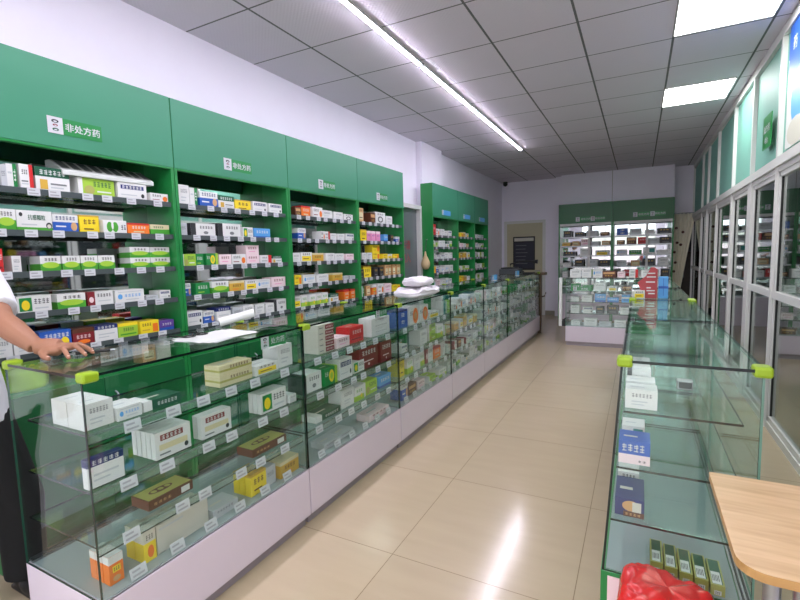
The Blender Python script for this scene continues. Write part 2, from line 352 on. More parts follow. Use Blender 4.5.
# ------------------------------------------------------------------ medicine boxes
# every design: what it looks like, width/height, ground colour, print: r = band, e = disc, g = rows of small print, t = lettering
def elems(b, dz, asp):
    e = .006
    for k, el in enumerate(dz):
        y = -.5-e*(1+k*.3); c = el[-1]
        if el[0] == 'r':
            _, x0, z0, x1, z1, col = el
            b.quad((x0-.5, y, z0), (x1-.5, y, z0), (x1-.5, y, z1), (x0-.5, y, z1), 'c_'+col)
            if x0 <= 0: b.quad((-.5-e/2, .5, z0), (-.5-e/2, y, z0), (-.5-e/2, y, z1), (-.5-e/2, .5, z1), 'c_'+col)
            if x1 >= 1: b.quad((.5+e/2, y, z0), (.5+e/2, .5, z0), (.5+e/2, .5, z1), (.5+e/2, y, z1), 'c_'+col)
            if z1 >= 1: b.quad((x0-.5, y, 1+e), (x1-.5, y, 1+e), (x1-.5, .5, 1+e), (x0-.5, .5, 1+e), 'c_'+col)
        elif el[0] == 'e':
            _, cx, cz, rx, rz, col = el
            vs = [(cx-.5+rx*math.cos(2*math.pi*i/14), y, cz+rz*math.sin(2*math.pi*i/14)) for i in range(14)]; b.add(vs, [tuple(range(14))], 'c_'+col)
        elif el[0] == 'g':                          # n print marks in a row
            _, x0, z0, x1, z1, n, col = el; w = (x1-x0)/n; rnd = random.Random(n*31+int(x0*100)+int(z0*77))
            for i in range(n):
                a, d = x0+i*w+w*.1, x0+i*w+w*.82
                for s in range(3):
                    zz = z0+(z1-z0)*(s+rnd.random()*.4)/3; th = (z1-z0)*.13
                    b.quad((a-.5, y, zz), (d-.5, y, zz), (d-.5, y, zz+th), (a-.5, y, zz+th), 'c_'+col)
                xx = a+(d-a)*rnd.uniform(.25, .6); th = w*.14
                b.quad((xx-.5, y, z0), (xx+th-.5, y, z0), (xx+th-.5, y, z1), (xx-.5, y, z1), 'c_'+col)
        elif el[0] == 't':
            _, st, cx, cz, h, col = el
            put_text(b, st, lambda u, v: (cx-.5+u/asp, y, cz+v), h, 'c_'+col)
D = {}
def design(key, look, asp, base, *el): D[key] = [look, asp, base, el, None]
design('wg', 'white box with green base', 1.6, 'white', ('r', 0, 0, 1, .5, 'green'), ('e', .5, .42, .42, .2, 'lime'), ('g', .2, .68, .85, .88, 4, 'dark'))
design('wgpic', 'white box with green picture', 2, 'white', ('r', .06, .1, .42, .9, 'bgreen'), ('e', .24, .45, .12, .3, 'yellow'), ('g', .48, .5, .95, .82, 4, 'dark'), ('r', .5, .2, .9, .28, 'lgrey'))
design('lung', 'white box with green lungs', 2, 'white', ('e', .27, .5, .13, .38, 'green'), ('e', .5, .5, .13, .38, 'green'), ('e', .385, .62, .05, .3, 'white'), ('g', .74, .3, .98, .7, 2, 'dark'))
design('cold', 'white box lettered in green and black', 2.1, 'white', ('r', 0, 0, 1, .2, 'green'), ('t', '抗感颗粒', .56, .68, .26, 'dkgreen'), ('e', .12, .8, .05, .1, 'dark'), ('e', .9, .3, .09, .16, 'dark'), ('e', .9, .27, .06, .1, 'offw'), ('r', .12, .3, .55, .36, 'lgrey'))
design('wb', 'white box with blue base', 1.8, 'white', ('r', 0, 0, 1, .58, 'blue'), ('g', .1, .7, .9, .92, 6, 'navy'), ('e', .82, .35, .13, .24, 'tan'), ('r', .1, .3, .5, .38, 'white'))
design('yel', 'yellow box', 1.2, 'yellow', ('r', 0, .9, 1, 1, 'gold'), ('g', .18, .5, .85, .78, 3, 'brown'), ('r', .2, .2, .7, .27, 'brown'))
design('orange', 'orange box', 2, 'orange', ('r', 0, .85, 1, 1, 'red'), ('g', .18, .5, .85, .76, 5, 'white'), ('r', .25, .2, .75, .3, 'cream'))
design('cg', 'cream box with green base', 2.4, 'cream', ('r', 0, 0, 1, .55, 'green'), ('g', .15, .66, .7, .86, 5, 'dkgreen'))
design('wr', 'white box with red stripe', .9, 'white', ('r', .7, 0, 1, 1, 'red'), ('g', .15, .6, .62, .8, 3, 'dark'), ('r', .1, .3, .6, .36, 'grey'), ('r', .1, .2, .6, .25, 'lgrey'))
design('wdg', 'white box with dark green top', 1.7, 'white', ('r', 0, .62, 1, 1, 'dkgreen'), ('g', .12, .7, .9, .9, 6, 'white'), ('r', .12, .1, .34, .5, 'gold'), ('r', .42, .3, .9, .37, 'grey'), ('r', .42, .16, .8, .22, 'lgrey'))
design('lime', 'lime green box', 2, 'lime', ('r', 0, 0, .12, 1, 'white'), ('g', .4, .55, .92, .85, 5, 'dkgreen'), ('e', .3, .35, .14, .25, 'olive'), ('r', .5, .25, .9, .33, 'white'))
design('wt', 'plain white box with dark print', 1.8, 'white', ('r', .1, .62, .9, .86, 'navy'), ('g', .14, .65, .86, .83, 6, 'white'), ('e', .85, .28, .06, .13, 'dark'), ('r', .1, .25, .65, .31, 'lgrey'))
design('wp', 'white box with small grey print', 1.8, 'white', ('g', .2, .6, .85, .8, 6, 'grey'), ('r', .2, .35, .7, .41, 'lgrey'), ('r', .2, .2, .6, .25, 'lgrey'))
design('wo', 'white box with orange corner', 1.8, 'white', ('e', .82, .4, .14, .3, 'orange'), ('g', .1, .6, .62, .85, 4, 'dark'), ('r', .1, .25, .5, .32, 'maroon'))
design('wrl', 'white box with red left end', 1.9, 'white', ('r', 0, 0, .28, 1, 'maroon'), ('e', .14, .45, .09, .2, 'palepink'), ('g', .36, .6, .94, .84, 5, 'dark'), ('r', .4, .3, .9, .36, 'lgrey'))
design('wbl', 'white box with pale blue print', 1.9, 'white', ('e', .16, .5, .08, .2, 'sky'), ('g', .3, .45, .9, .68, 5, 'sky'), ('r', .1, .82, .9, .87, 'lgrey'), ('r', .35, .22, .8, .28, 'lgrey'))
design('wnavy', 'white box with navy top band', 1.8, 'white', ('r', 0, .74, 1, 1, 'navy'), ('g', .12, .78, .9, .95, 5, 'white'), ('r', .15, .4, .85, .47, 'lgrey'), ('r', .15, .22, .6, .28, 'lgrey'))
design('by', 'blue box with yellow fruit picture', 1.6, 'blue', ('g', .15, .62, .95, .86, 6, 'white'), ('e', .78, .36, .14, .26, 'yellow'), ('r', .08, .08, .55, .4, 'red'), ('g', .12, .14, .5, .32, 4, 'yellow'))
design('rb', 'red and brown box', 1.5, 'maroon', ('r', 0, .74, 1, 1, 'brown'), ('g', .15, .4, .85, .62, 4, 'palepink'), ('e', .5, .2, .3, .12, 'orange'))
design('ly', 'yellow-green box', 1.8, 'lime', ('r', 0, .78, 1, 1, 'yellow'), ('g', .25, .42, .8, .66, 5, 'dkgreen'), ('r', .1, .15, .9, .25, 'green'))
design('yo', 'yellow box with orange picture', 1.7, 'yellow', ('r', .66, .1, .94, .75, 'orange'), ('g', .1, .6, .6, .84, 4, 'brown'), ('r', .1, .25, .5, .33, 'gold'))
design('bp', 'violet-blue box', 1.7, 'purple', ('r', 0, 0, 1, .3, 'blue'), ('g', .2, .5, .85, .74, 4, 'white'))
design('wgs', 'white box with green side stripe', .9, 'white', ('r', .62, 0, 1, 1, 'bgreen'), ('g', .68, .3, .94, .8, 1, 'white'), ('r', .12, .6, .5, .68, 'lgrey'))
design('blue', 'sky blue box', 1.7, 'sky', ('r', 0, 0, 1, .2, 'blue'), ('g', .12, .5, .88, .78, 5, 'white'))
design('gy', 'green box with yellow circle', 1.7, 'bgreen', ('e', .55, .5, .2, .36, 'yellow'), ('e', .55, .5, .11, .2, 'lime'), ('r', .8, 0, 1, 1, 'lime'), ('g', .04, .55, .32, .8, 2, 'white'))
design('pk', 'pinkish white box', 1.5, 'palepink', ('g', .15, .58, .85, .82, 4, 'maroon'), ('r', .2, .3, .7, .37, 'pink'))
design('gold', 'gold box', 1.8, 'gold', ('r', 0, .8, 1, 1, 'cream'), ('g', .2, .45, .8, .68, 4, 'brown'), ('r', .2, .2, .6, .27, 'orange'))
design('wmar', 'white box with maroon lettering', 2, 'white', ('r', .14, .66, .78, .88, 'maroon'), ('g', .17, .69, .75, .85, 5, 'white'), ('r', .1, .3, .9, .52, 'cream'), ('e', .86, .2, .06, .1, 'dark'), ('r', .1, .12, .4, .18, 'grey'))
design('mar', 'maroon box with white lettering', 1.5, 'maroon', ('g', .16, .62, .9, .84, 5, 'white'), ('r', .2, .3, .75, .35, 'palepink'), ('e', .5, .17, .05, .06, 'palepink'))
design('red', 'red box', 1.5, 'red', ('g', .2, .55, .85, .78, 4, 'palepink'), ('r', .1, .2, .8, .27, 'maroon'))
design('redband', 'white box with red band', 2.6, 'offw', ('r', .45, .12, 1, .92, 'maroon'), ('g', .5, .35, .95, .66, 5, 'palepink'), ('r', .08, .4, .3, .55, 'grey'))
design('pinkb', 'pink box', .8, 'pink', ('r', 0, .78, 1, 1, 'palepink'), ('g', .2, .5, .8, .66, 3, 'purple'))
design('brown', 'brown box', .7, 'brown', ('r', .1, .55, .9, .85, 'tan'), ('g', .2, .2, .8, .4, 3, 'gold'))
design('tan', 'tan box', .6, 'tan', ('r', .12, .2, .88, .7, 'cream'), ('g', .2, .78, .8, .92, 3, 'brown'), ('r', .2, .3, .8, .36, 'brown'))
design('dark', 'black box', .8, 'dark', ('g', .15, .6, .85, .8, 3, 'gold'), ('r', .2, .2, .8, .28, 'grey'))
design('logo', 'white box with round black logo', .8, 'white', ('e', .5, .4, .26, .26, 'dark'), ('e', .5, .4, .17, .17, 'white'), ('g', .2, .76, .8, .9, 3, 'dark'))
design('wyg', 'white box with yellow-green base', 1.2, 'white', ('r', 0, 0, 1, .38, 'lime'), ('g', .15, .6, .85, .8, 3, 'green'), ('e', .7, .3, .12, .16, 'yellow'))
design('wyel', 'white box with yellow panel', 1.4, 'white', ('r', .1, .12, .9, .62, 'yellow'), ('g', .15, .7, .85, .9, 4, 'dark'), ('r', .2, .3, .7, .38, 'brown'))
design('dkg', 'white and dark green flat box', 3, 'dkgreen', ('r', 0, 0, .22, 1, 'white'), ('g', .35, .3, .9, .7, 6, 'white'))
design('gb', 'olive and brown flat box', 3.4, 'brown', ('r', .72, .15, .92, .8, 'white'), ('g', .1, .35, .5, .65, 4, 'tan'))
design('olgr', 'pale grey-cream long box', 2.6, 'offw', ('r', .05, .8, .5, .86, 'lgrey'))
design('grey', 'grey box', 2.4, 'lgrey', ('g', .15, .5, .8, .75, 6, 'grey'))
design('orw', 'orange and white box', .9, 'orange', ('r', 0, .72, 1, 1, 'white'), ('r', .25, .4, .8, .62, 'yellow'), ('g', .3, .44, .75, .58, 3, 'dark'), ('e', .5, .18, .28, .1, 'tan'))
design('yw', 'yellow and white box', .8, 'yellow', ('r', 0, .6, 1, 1, 'offw'), ('g', .2, .68, .85, .84, 3, 'dark'), ('e', .55, .3, .26, .2, 'orange'))
design('round', 'white box with big orange disc', 1.5, 'white', ('e', .66, .45, .3, .44, 'orange'), ('e', .66, .45, .15, .22, 'tan'), ('g', .06, .5, .36, .75, 2, 'dark'))
design('bluew', 'deep blue box with white lettering', 1.0, 'blue', ('g', .3, .6, .8, .82, 1, 'white'), ('g', .3, .2, .8, .42, 1, 'white'), ('r', 0, .9, 1, 1, 'navy'))
design('tealw', 'white and teal upright pack', .7, 'white', ('r', .5, 0, 1, 1, 'teal'), ('g', .1, .7, .45, .84, 2, 'dark'), ('g', .55, .6, .95, .74, 2, 'white'))
design('wteal', 'white box with teal label', 1.5, 'white', ('r', .5, .3, .92, .85, 'teal'), ('g', .1, .25, .4, .42, 2, 'dark'), ('g', .3, .06, .7, .18, 4, 'dark'))
design('bluepk', 'blue and pale pink box', 1.2, 'blue', ('r', 0, 0, 1, .42, 'palepink'), ('g', .1, .55, .85, .88, 4, 'white'), ('g', .62, .1, .9, .2, 2, 'dark'))
design('colour', 'blue and brown photo box', .9, 'navy', ('e', .55, .6, .3, .3, 'tan'), ('r', .6, .3, .9, .85, 'offw'), ('r', .3, 0, 1, .3, 'brown'), ('g', .35, .08, .9, .22, 4, 'tan'))
design('gyel', 'olive-edged dark green box', .8, 'olive', ('r', 0, 0, .12, 1, 'olive'), ('r', .88, 0, 1, 1, 'olive'), ('r', .25, .1, .75, .5, 'white'), ('g', .3, .15, .7, .45, 3, 'dark'))
design('green', 'green box', 1.6, 'bgreen', ('g', .15, .5, .85, .78, 4, 'white'), ('r', .15, .2, .6, .28, 'lime'))
design('bw', 'white box with black end', 1.7, 'white', ('r', 0, 0, .2, 1, 'dark'), ('g', .35, .6, .9, .82, 5, 'dark'), ('e', .6, .3, .1, .12, 'grey'))
def box_mesh(key, top=None):
    d = D[key]
    if d[4] is None:
        b = MB(); b.box(-.5, -.5, 0, .5, .5, 1, 'c_'+d[2]); elems(b, d[3], d[1])
        if key == 'gb':
            b.quad((-.48, -.46, 1.02), (.48, -.46, 1.02), (.48, .48, 1.02), (-.48, .48, 1.02), 'c_olive')
            b.add([(.26*math.cos(i*math.pi/8)-.05, .2*math.sin(i*math.pi/8), 1.04) for i in range(16)], [tuple(range(16))], 'c_brown')
            for x in (-.2, -.05, .1): b.add([(x+.06*math.cos(i*math.pi/6), .11*math.sin(i*math.pi/6), 1.06) for i in range(12)], [tuple(range(12))], 'c_olive')
        elif key == 'gyel':
            b.quad((-.38, -.46, 1.01), (.38, -.46, 1.01), (.38, .48, 1.01), (-.38, .48, 1.01), 'c_dkgreen'); b.quad((-.36, -.46, 1.02), (.3, -.46, 1.02), (.3, .0, 1.02), (-.36, .0, 1.02), 'c_white')
            for i in range(5): b.quad((-.3+.11*i, -.36, 1.03), (-.25+.11*i, -.36, 1.03), (-.25+.11*i, -.12, 1.03), (-.3+.11*i, -.12, 1.03), 'c_dark')
        elif key not in ('wgs',):
            rnd = random.Random(len(key)*7+ord(key[0]))
            col = 'c_lgrey' if d[2] in ('white', 'palepink', 'offw', 'cream') else 'c_offw'
            b.quad((-.35, -.1, 1.006), (.1, -.1, 1.006), (.1, .02, 1.006), (-.35, .02, 1.006), col)
        d[4] = b.mesh('medicine_box')
    return d[4]
ORD = ['first', 'second', 'third', 'fourth', 'fifth', 'sixth', 'seventh', 'eighth', 'ninth', 'tenth', 'eleventh', 'twelfth', 'thirteenth', 'fourteenth', 'fifteenth', 'sixteenth']
SH = ['top', 'second', 'third', 'fourth', 'fifth', 'sixth']
BOXES = []
def box(key, loc, w, d, h, rz, label, group, name='medicine_box', cat='box'):
    o = inst(box_mesh(key), name, None, loc, (w, d, h), (0, 0, rz)); BOXES.append(o); return tag(o, label, cat, group)
def row(items, X, z, rz, place, group, depth, jitter=1):
    """items on one shelf: (design, y0, y1, height[, stack, deep]); X = face of the boxes; boxes face +x"""
    rnd = random.Random(int(z*1000)+len(items)+int(X*77))
    items = sorted(items, key=lambda i: i[1])
    for k, it in enumerate(items):
        key, y0, y1, h = it[:4]; st = it[4] if len(it) > 4 else 1; deep = it[5] if len(it) > 5 else 1
        dd = min(depth, it[6]) if len(it) > 6 else depth
        xj = rnd.uniform(-.012, .012)*jitter; rj = rnd.uniform(-.014, .014)*jitter*(1 if y1-y0 > .05 else .3)
        for s in range(st):
            for q in range(deep):
                xo = xj - q*(dd+.004)
                pre = ''
                if st == 2: pre = ('lower ', 'upper ')[s]
                elif st > 2: pre = ORD[s]+' up, ' if st > 2 else ''
                if deep > 1: pre += ('front ', 'second-row ', 'third-row ', 'fourth-row ', 'fifth-row ')[q]
                box(key, (X-dd/2+xo, (y0+y1)/2, z+s*h), y1-y0-.003, dd, h-.0005 if st > 1 else h, rz+rj,
                    '%s%s, %s from left, %s' % (pre, D[key][0], ORD[min(k, 15)], place), group)

# ------------------------------------------------------------------ green shelf units along the left wall
XF = -2.51
tb = MB(); tb.box(-.001, -.026, -.019, .002, .026, .016, 'tag'); tb.box(.002, -.02, .002, .0028, .006, .008, 'ink'); tb.box(.002, -.02, -.012, .0028, .018, -.006, 'ink')
TAG = tb.mesh('price_tag')
def sign_mesh(b, fn, w, h, text, m='c_bgreen'):
    """plate in (u, v), u to the right; fn maps (u, v, out) to a point"""
    def q(u0, v0, u1, v1, o, mm): b.quad(fn(u0, v0, o), fn(u1, v0, o), fn(u1, v1, o), fn(u0, v1, o), mm)
    q(-w/2, -h/2, w/2, h/2, .002, m); q(-w/2, -h/2, -w/2+h*.86, h/2, .0028, 'tag')
    cu = -w/2+h*.43
    for cv, mm, r in ((.24*h, 'c_dark', .17*h), (.0, 'c_maroon', .12*h), (-.26*h, 'c_dkgreen', .15*h)):
        b.add([fn(cu+r*1.2*math.cos(i*math.pi/8), cv+r*.62*math.sin(i*math.pi/8), .0036) for i in range(16)], [tuple(range(16))], mm)
        b.add([fn(cu+r*.6*math.cos(i*math.pi/8), cv-.02*h+r*.28*math.sin(i*math.pi/8), .0042) for i in range(16)], [tuple(range(16))], 'tag')
    if text: put_text(b, text, lambda u, v: fn(u+h*.43, v, .0036), h*.52, 'tag')
def wall_unit(name, y0, y1, xb, zs, label, sign=None, blue=False, ntag=6, base=True, ztop=2.365, zh=1.955, shade='green'):
    t = thing(name, label, 'shelf unit', (XF, y0, 0), 'green shelf units on the left wall'); og = t.location; e = .02
    for a, c in ((y0, y0+e), (y1-e, y1)):
        p = MB(og); p.box(xb, a, 0, XF, c, ztop, 'green'); p.build('side_panel', t, bevel=.0015)
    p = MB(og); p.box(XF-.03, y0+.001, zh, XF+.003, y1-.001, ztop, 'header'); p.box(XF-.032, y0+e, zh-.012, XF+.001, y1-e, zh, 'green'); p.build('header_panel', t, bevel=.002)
    p = MB(og); p.box(xb, y0+e, ztop-.02, XF-.03, y1-e, ztop, 'green'); p.build('top_panel', t)
    p = MB(og); p.box(xb, y0+e, .80, xb+.012, y1-e, ztop-.02, 'mirror', 'gedge', 0)
    p.build('mirror_back', t)
    p = MB(og); p.box(xb, y0+e, .06, XF-.012, y1-e, .80, 'green'); p.box(xb, y0+e, 0, XF-.05, y1-e, .06, 'dgreen'); p.build('base_cabinet', t)
    for a, c in ((y0+e+.003, (y0+y1)/2-.002), ((y0+y1)/2+.002, y1-e-.003)):
        d = MB(og); d.box(XF-.012, a, .07, XF+.004, c, .785, 'dgreen'); dd = d.build('door', t, bevel=.002)
        yy = c-.05 if c < (y0+y1)/2 else a+.05
        h = MB(og); h.tube([(XF+.004, yy, .60), (XF+.026, yy, .61), (XF+.026, yy, .69), (XF+.004, yy, .70)], .005, 'metal', 8); h.build('handle', dd)
    n = ntag
    for k, z in enumerate(zs):
        s = MB(og); s.box(xb+.014, y0+e+.002, z-.008, XF-.022, y1-e-.002, z, 'shelfglass', 'gedge', 2); sh = s.build('shelf', t)
        r = MB(og); r.box(XF-.022, y0+e+.002, z-.022, XF-.016, y1-e-.002, z+.006, 'rail'); r.build('price_rail', sh)
        rnd = random.Random(k+int(y0*10))
        for j in range(n):
            yy = y0+.07+(y1-y0-.14)*(j+.5+rnd.uniform(-.18, .18))/n
            inst(TAG, 'price_tag', sh, (XF-.015-og[0], yy-og[1], z-.008-og[2]))
    if sign:
        ys, zc, w, h = sign
        b = MB(og); sign_mesh(b, lambda u, v, o: (XF+.003+o, ys+u, zc+v), w, h, None if blue else '非处方药', 'c_sky' if blue else 'c_bgreen'); b.build('category_sign', t)
    return t
YB = [.87, 1.89, 2.91, 3.94, 4.95]
ZS = [1.742, 1.548, 1.355, 1.165, .972]
UN = ['nearest wall unit', 'second wall unit', 'third wall unit', 'fourth wall unit']
ULAB = ['nearest green wall shelf unit with drug sign on its pale header, above the counter corner', 'second green wall shelf unit from the left, small sign low on its header',
        'third green wall shelf unit, left of the narrow last one in the near row', 'fourth green wall shelf unit, beside the grey glass door']
SG = [(1.35, 2.058, .25, .078), (2.395, 2.042, .25, .078), (3.43, 2.035, .25, .08), (4.43, 2.03, .24, .078)]
for i in range(4): wall_unit('shelf_unit', YB[i]+.002, YB[i+1]-.002, WX+.003, ZS, ULAB[i], SG[i], ntag=7)
G1 = 'medicine boxes on the near left wall units'
PX = {  # unit: five shelves of (design, left px, right px, height m[, stack])
0: [[('grey', 2, 9, .11), ('wgs', 9, 20, .12), ('wr', 21, 35, .125), ('wdg', 37, 72, .125), ('lime', 80, 117, .092), ('wt', 119, 148, .092), ('wo', 150, 169, .055)],
    [('wg', -3, 17, .105), ('cold', 18, 54, .105), ('wb', 55, 81, .095), ('yel', 82, 102, .10), ('lung', 103, 127, .078), ('orange', 128, 150, .068), ('cg', 151, 170, .066)],
    [('red', -3, 5, .12), ('wp', 14, 24, .085), ('wg', 41, 62, .082), ('wg', 63, 81, .082), ('wg', 82, 99, .082), ('wg', 100, 117, .082), ('wg', 132, 152, .066, 2), ('wg', 153, 173, .066, 2)],
    [('wo', -3, 16, .085), ('wgpic', 18, 53, .085), ('wg', 57, 86, .082), ('wrl', 88, 114, .082), ('wbl', 116, 145, .078), ('grey', 148, 160, .03), ('wt', 161, 172, .055)],
    [('wp', -10, 14, .10), ('wp', 15, 38, .09), ('by', 40, 72, .10), ('rb', 73, 95, .092), ('wnavy', 96, 119, .092), ('ly', 120, 140, .085), ('yo', 141, 160, .08), ('bp', 161, 176, .066)]],
1: [[('wp', 180, 191, .135), ('wgs', 192, 200, .125), ('wb', 201, 219, .11), ('wdg', 220, 236, .098), ('yel', 237, 253, .082), ('wt', 254, 268, .078), ('wt', 269, 282, .075)],
    [('grey', 182, 190, .09), ('bw', 191, 216, .09), ('bw', 218, 241, .10), ('wgpic', 244, 254, .082), ('blue', 256, 272, .08)],
    [('lime', 183, 197, .085), ('green', 198, 206, .085), ('gy', 207, 219, .088), ('pk', 220, 232, .08), ('wo', 233, 247, .08), ('pk', 248, 261, .075, 2), ('wr', 262, 273, .07), ('wdg', 274, 284, .065)],
    [('wb', 184, 192, .09), ('green', 197, 211, .085), ('wg', 212, 229, .088), ('gold', 230, 245, .08), ('wyel', 246, 258, .078), ('wbl', 259, 272, .075), ('pk', 273, 287, .085)],
    [('wt', 188, 204, .10), ('wb', 205, 216, .085), ('wnavy', 217, 231, .10), ('grey', 233, 243, .085), ('wp', 244, 255, .09), ('wp', 257, 266, .08), ('wp', 267, 275, .08), ('bw', 276, 288, .10)]],
2: [[('brown', 296, 302, .08), ('orange', 303, 312, .10), ('wo', 313, 323, .10), ('wp', 324, 334, .085), ('wp', 335, 344, .08), ('logo', 345, 354, .07)],
    [('wb', 298, 306, .10), ('wo', 321, 325, .085), ('wr', 326, 331, .085), ('wp', 332, 338, .07), ('wp', 339, 346, .07), ('wt', 347, 355, .075)],
    [('wp', 293, 301, .085), ('wyel', 302, 313, .09), ('gold', 314, 325, .082), ('wp', 326, 335, .08), ('wp', 336, 345, .075), ('pk', 346, 354, .07)],
    [('yo', 295, 302, .09), ('wbl', 305, 317, .085), ('wp', 318, 330, .08), ('gold', 333, 343, .08), ('grey', 345, 350, .04), ('grey', 351, 356, .04)],
    [('wyel', 295, 302, .10), ('wyg', 303, 309, .105), ('wyg', 310, 316, .105), ('wyg', 317, 322, .105), ('wyg', 323, 329, .105), ('wdg', 331, 340, .08), ('orange', 345, 350, .10), ('orange', 352, 357, .10)]],
3: [[('tan', 359, 364, .155), ('brown', 371, 376, .12), ('logo', 377, 387, .14), ('wp', 388, 394, .11)],
    [('yel', 361, 367, .13), ('pinkb', 368, 372, .12), ('pinkb', 373, 377, .12), ('pinkb', 378, 382, .12), ('blue', 384, 388, .09), ('dark', 391, 394, .09), ('wb', 396, 400, .07)],
    [('wp', 363, 367, .08), ('wp', 368, 373, .08), ('yo', 374, 381, .085, 2), ('yel', 383, 388, .065), ('wyel', 389, 393, .06), ('yo', 394, 399, .06)],
    [('dark', 360, 364, .10), ('yel', 365, 373, .13), ('dark', 375, 379, .11), ('dark', 380, 384, .11), ('tan', 386, 389, .13), ('tan', 390, 393, .13), ('tan', 394, 397, .13), ('tan', 398, 402, .13)],
    [('wgs', 361, 365, .12), ('tan', 368, 372, .11), ('orw', 373, 377, .12), ('wo', 378, 384, .12), ('pk', 385, 392, .11), ('yo', 394, 402, .08)]]}
for u in range(4):
    for k in range(5):
        its = []
        for it in PX[u][k]:
            a, c = y_at(-2.54, ZS[k]+.04, it[1]), y_at(-2.54, ZS[k]+.04, it[2])
            a, c = max(a, YB[u]+.031), min(c, YB[u+1]-.031)
            if c-a > .02: its.append((it[0], a, c, it[3]*(.93 if it[0] not in ('lime', 'wt') or k else 1))+tuple(it[4:]))
        row(its, -2.552, ZS[k]+.0012, math.pi/2, '%s shelf, %s' % (SH[k], UN[u]), G1, .10)
# grey divided tray lying across two boxes on the top shelf
ya, yc = y_at(-2.57, 1.84, 60), y_at(-2.57, 1.84, 151); zt = ZS[0]+.094
t = thing('organizer_tray', 'long grey plastic divided tray lying over boxes on the top wall shelf', 'tray', (-2.62, (ya+yc)/2, zt)); og = t.location
p = MB(og); x0, x1 = -2.70, -2.545
p.prism([(x0, zt), (x1, zt), (x1, zt+.022), (x0+.04, zt+.085), (x0, zt+.085)], 'y', ya, yc, 'tray'); p.build('tray_body', t, bevel=.003)
n = 9; w = (yc-ya)/n
for i in range(n):
    s = MB(og); a = ya+i*w+w*.14; c = ya+(i+1)*w-w*.14
    f = lambda q: (x0+.04+(x1-x0-.04)*q+.0025, zt+.085-.063*q+.0035)
    (xa, za), (xb2, zb) = f(.12), f(.86)
    s.quad((xb2, a, zb), (xb2, c, zb), (xa, c, za), (xa, a, za), 'slot'); s.build('compartment', t)
# two small cartons on the worktop under the wall shelves
for px0, px1, key, h, lab in ((143, 156, 'tan', .10, 'tan carton on the wall unit base, behind the nearest counter glass'), (157, 171, 'olgr', .10, 'pale carton on the wall unit base beside the tan carton')):
    a, c = y_at(-2.55, .85, px0), y_at(-2.55, .85, px1); box(key, (-2.60, (a+c)/2, .8012), c-a, .09, h, math.pi/2, lab, 'cartons on the wall unit base')

# far three units
YF = [5.82, 6.81, 7.62, 8.42]
ZF = [1.66, 1.495, 1.325, 1.13, .94, .86-.11]
FN = ['first far green unit', 'middle far green unit', 'last far green unit']
FLAB = ['far green shelf unit with open side panel, beside the grey glass door', 'middle of the three far green shelf units with blue signs', 'last far green shelf unit next to the back corner']
for i in range(3):
    yc = (YF[i]+YF[i+1])/2
    wall_unit('shelf_unit', YF[i]+.002, YF[i+1]-.002, WX+.003 if i else -2.687 , ZF[:5], FLAB[i], (yc, 1.99, .34, .07), True, ntag=4, zh=1.92)
G2 = 'medicine boxes on the far green units'
FK = [['red', 'wo', 'wp', 'wp', 'wt'], ['gold', 'yo', 'gold', 'wyel'], ['wp', 'wp', 'wbl', 'grey'], ['wyg', 'lime', 'wp', 'wp', 'wdg', 'wg'], ['wp', 'pk', 'wp', 'tan'], ['wp', 'wbl', 'wp', 'wg'],
      ['wp', 'wt', 'wt', 'wp', 'wp'], ['yo', 'gold', 'gold', 'wyel'], ['wp', 'wg', 'lime', 'wp'], ['yo', 'wb', 'wbl', 'wbl', 'wp'], ['wyg', 'lime', 'wyg'], ['wp', 'wp', 'lime'],
      ['wbl', 'pk', 'wp', 'wbl', 'wt'], ['yo', 'yo', 'gold', 'wp'], ['wg', 'lime', 'wp']]
rnd = random.Random(5)
for k in range(5):
    for u in range(3):
        ks = FK[k*3+u]; its = []; y = YF[u]+.05
        step = (YF[u+1]-YF[u]-.1)/(len(ks)+.4)
        for q in ks:
            w = step*rnd.uniform(.6, .9); its.append((q, y, y+w, rnd.uniform(.06, .10)+(.06 if q == 'red' else 0))); y += step
        row(its, -2.552, ZF[k]+.0012, math.pi/2, '%s shelf, %s' % (SH[k], FN[u]), G2, .09)
# dried gourd hanging on the side of the far unit
t = thing('hanging_gourd', 'beige round gourd hanging by a string on the far unit side', 'gourd', (-2.60, 5.76, 1.5)); og = t.location
p = MB(og); p.lathe((-2.60, 5.755, 1.19), [(.002, 0), (.04, .01), (.06, .05), (.062, .09), (.045, .14), (.02, .19), (.012, .23), (.008, .25)], 'gourd', 16); p.build('body', t)
p = MB(og); p.tube([(-2.60, 5.755, 1.435), (-2.60, 5.80, 1.60)], .004, 'c_dark', 6); p.build('string', t)
p = MB(og); p.tube([(-2.60, 5.80, 1.60), (-2.60, 5.822, 1.60)], .008, 'metal', 8); p.build('hook', t)
# grey glass door between the near and the far units
t = thing('door_1', None, None, (-2.71, 5.0, 0)); t['kind'] = 'structure'; og = t.location
p = MB(og); x0, x1 = WX, -2.67
p.box(x0, 4.955, 0, x1, 5.0, 2.06, 'alu'); p.box(x0, 5.765, 0, x1, 5.815, 2.06, 'alu'); p.box(x0, 5.0, 2.01, x1, 5.765, 2.06, 'alu'); p.box(x0, 5.0, 0, x1, 5.765, .06, 'alu'); p.build('door_frame', t)
M['greypane'] = mat('grey_tinted_pane', srgb(104, 108, 112), .12, spec=.8)
p = MB(og); p.box(WX+.04, 5.0, .06, WX+.05, 5.765, 2.01, 'greypane'); gp = p.build('pane', t)
p = MB(og)
for st, z, h in (('非请', 1.53, .13), ('勿入', 1.36, .13)): put_text(p, st, lambda u, v: (WX+.0515, 5.42+u, z+v), h, 'c_maroon')
p.build('lettering', gp)

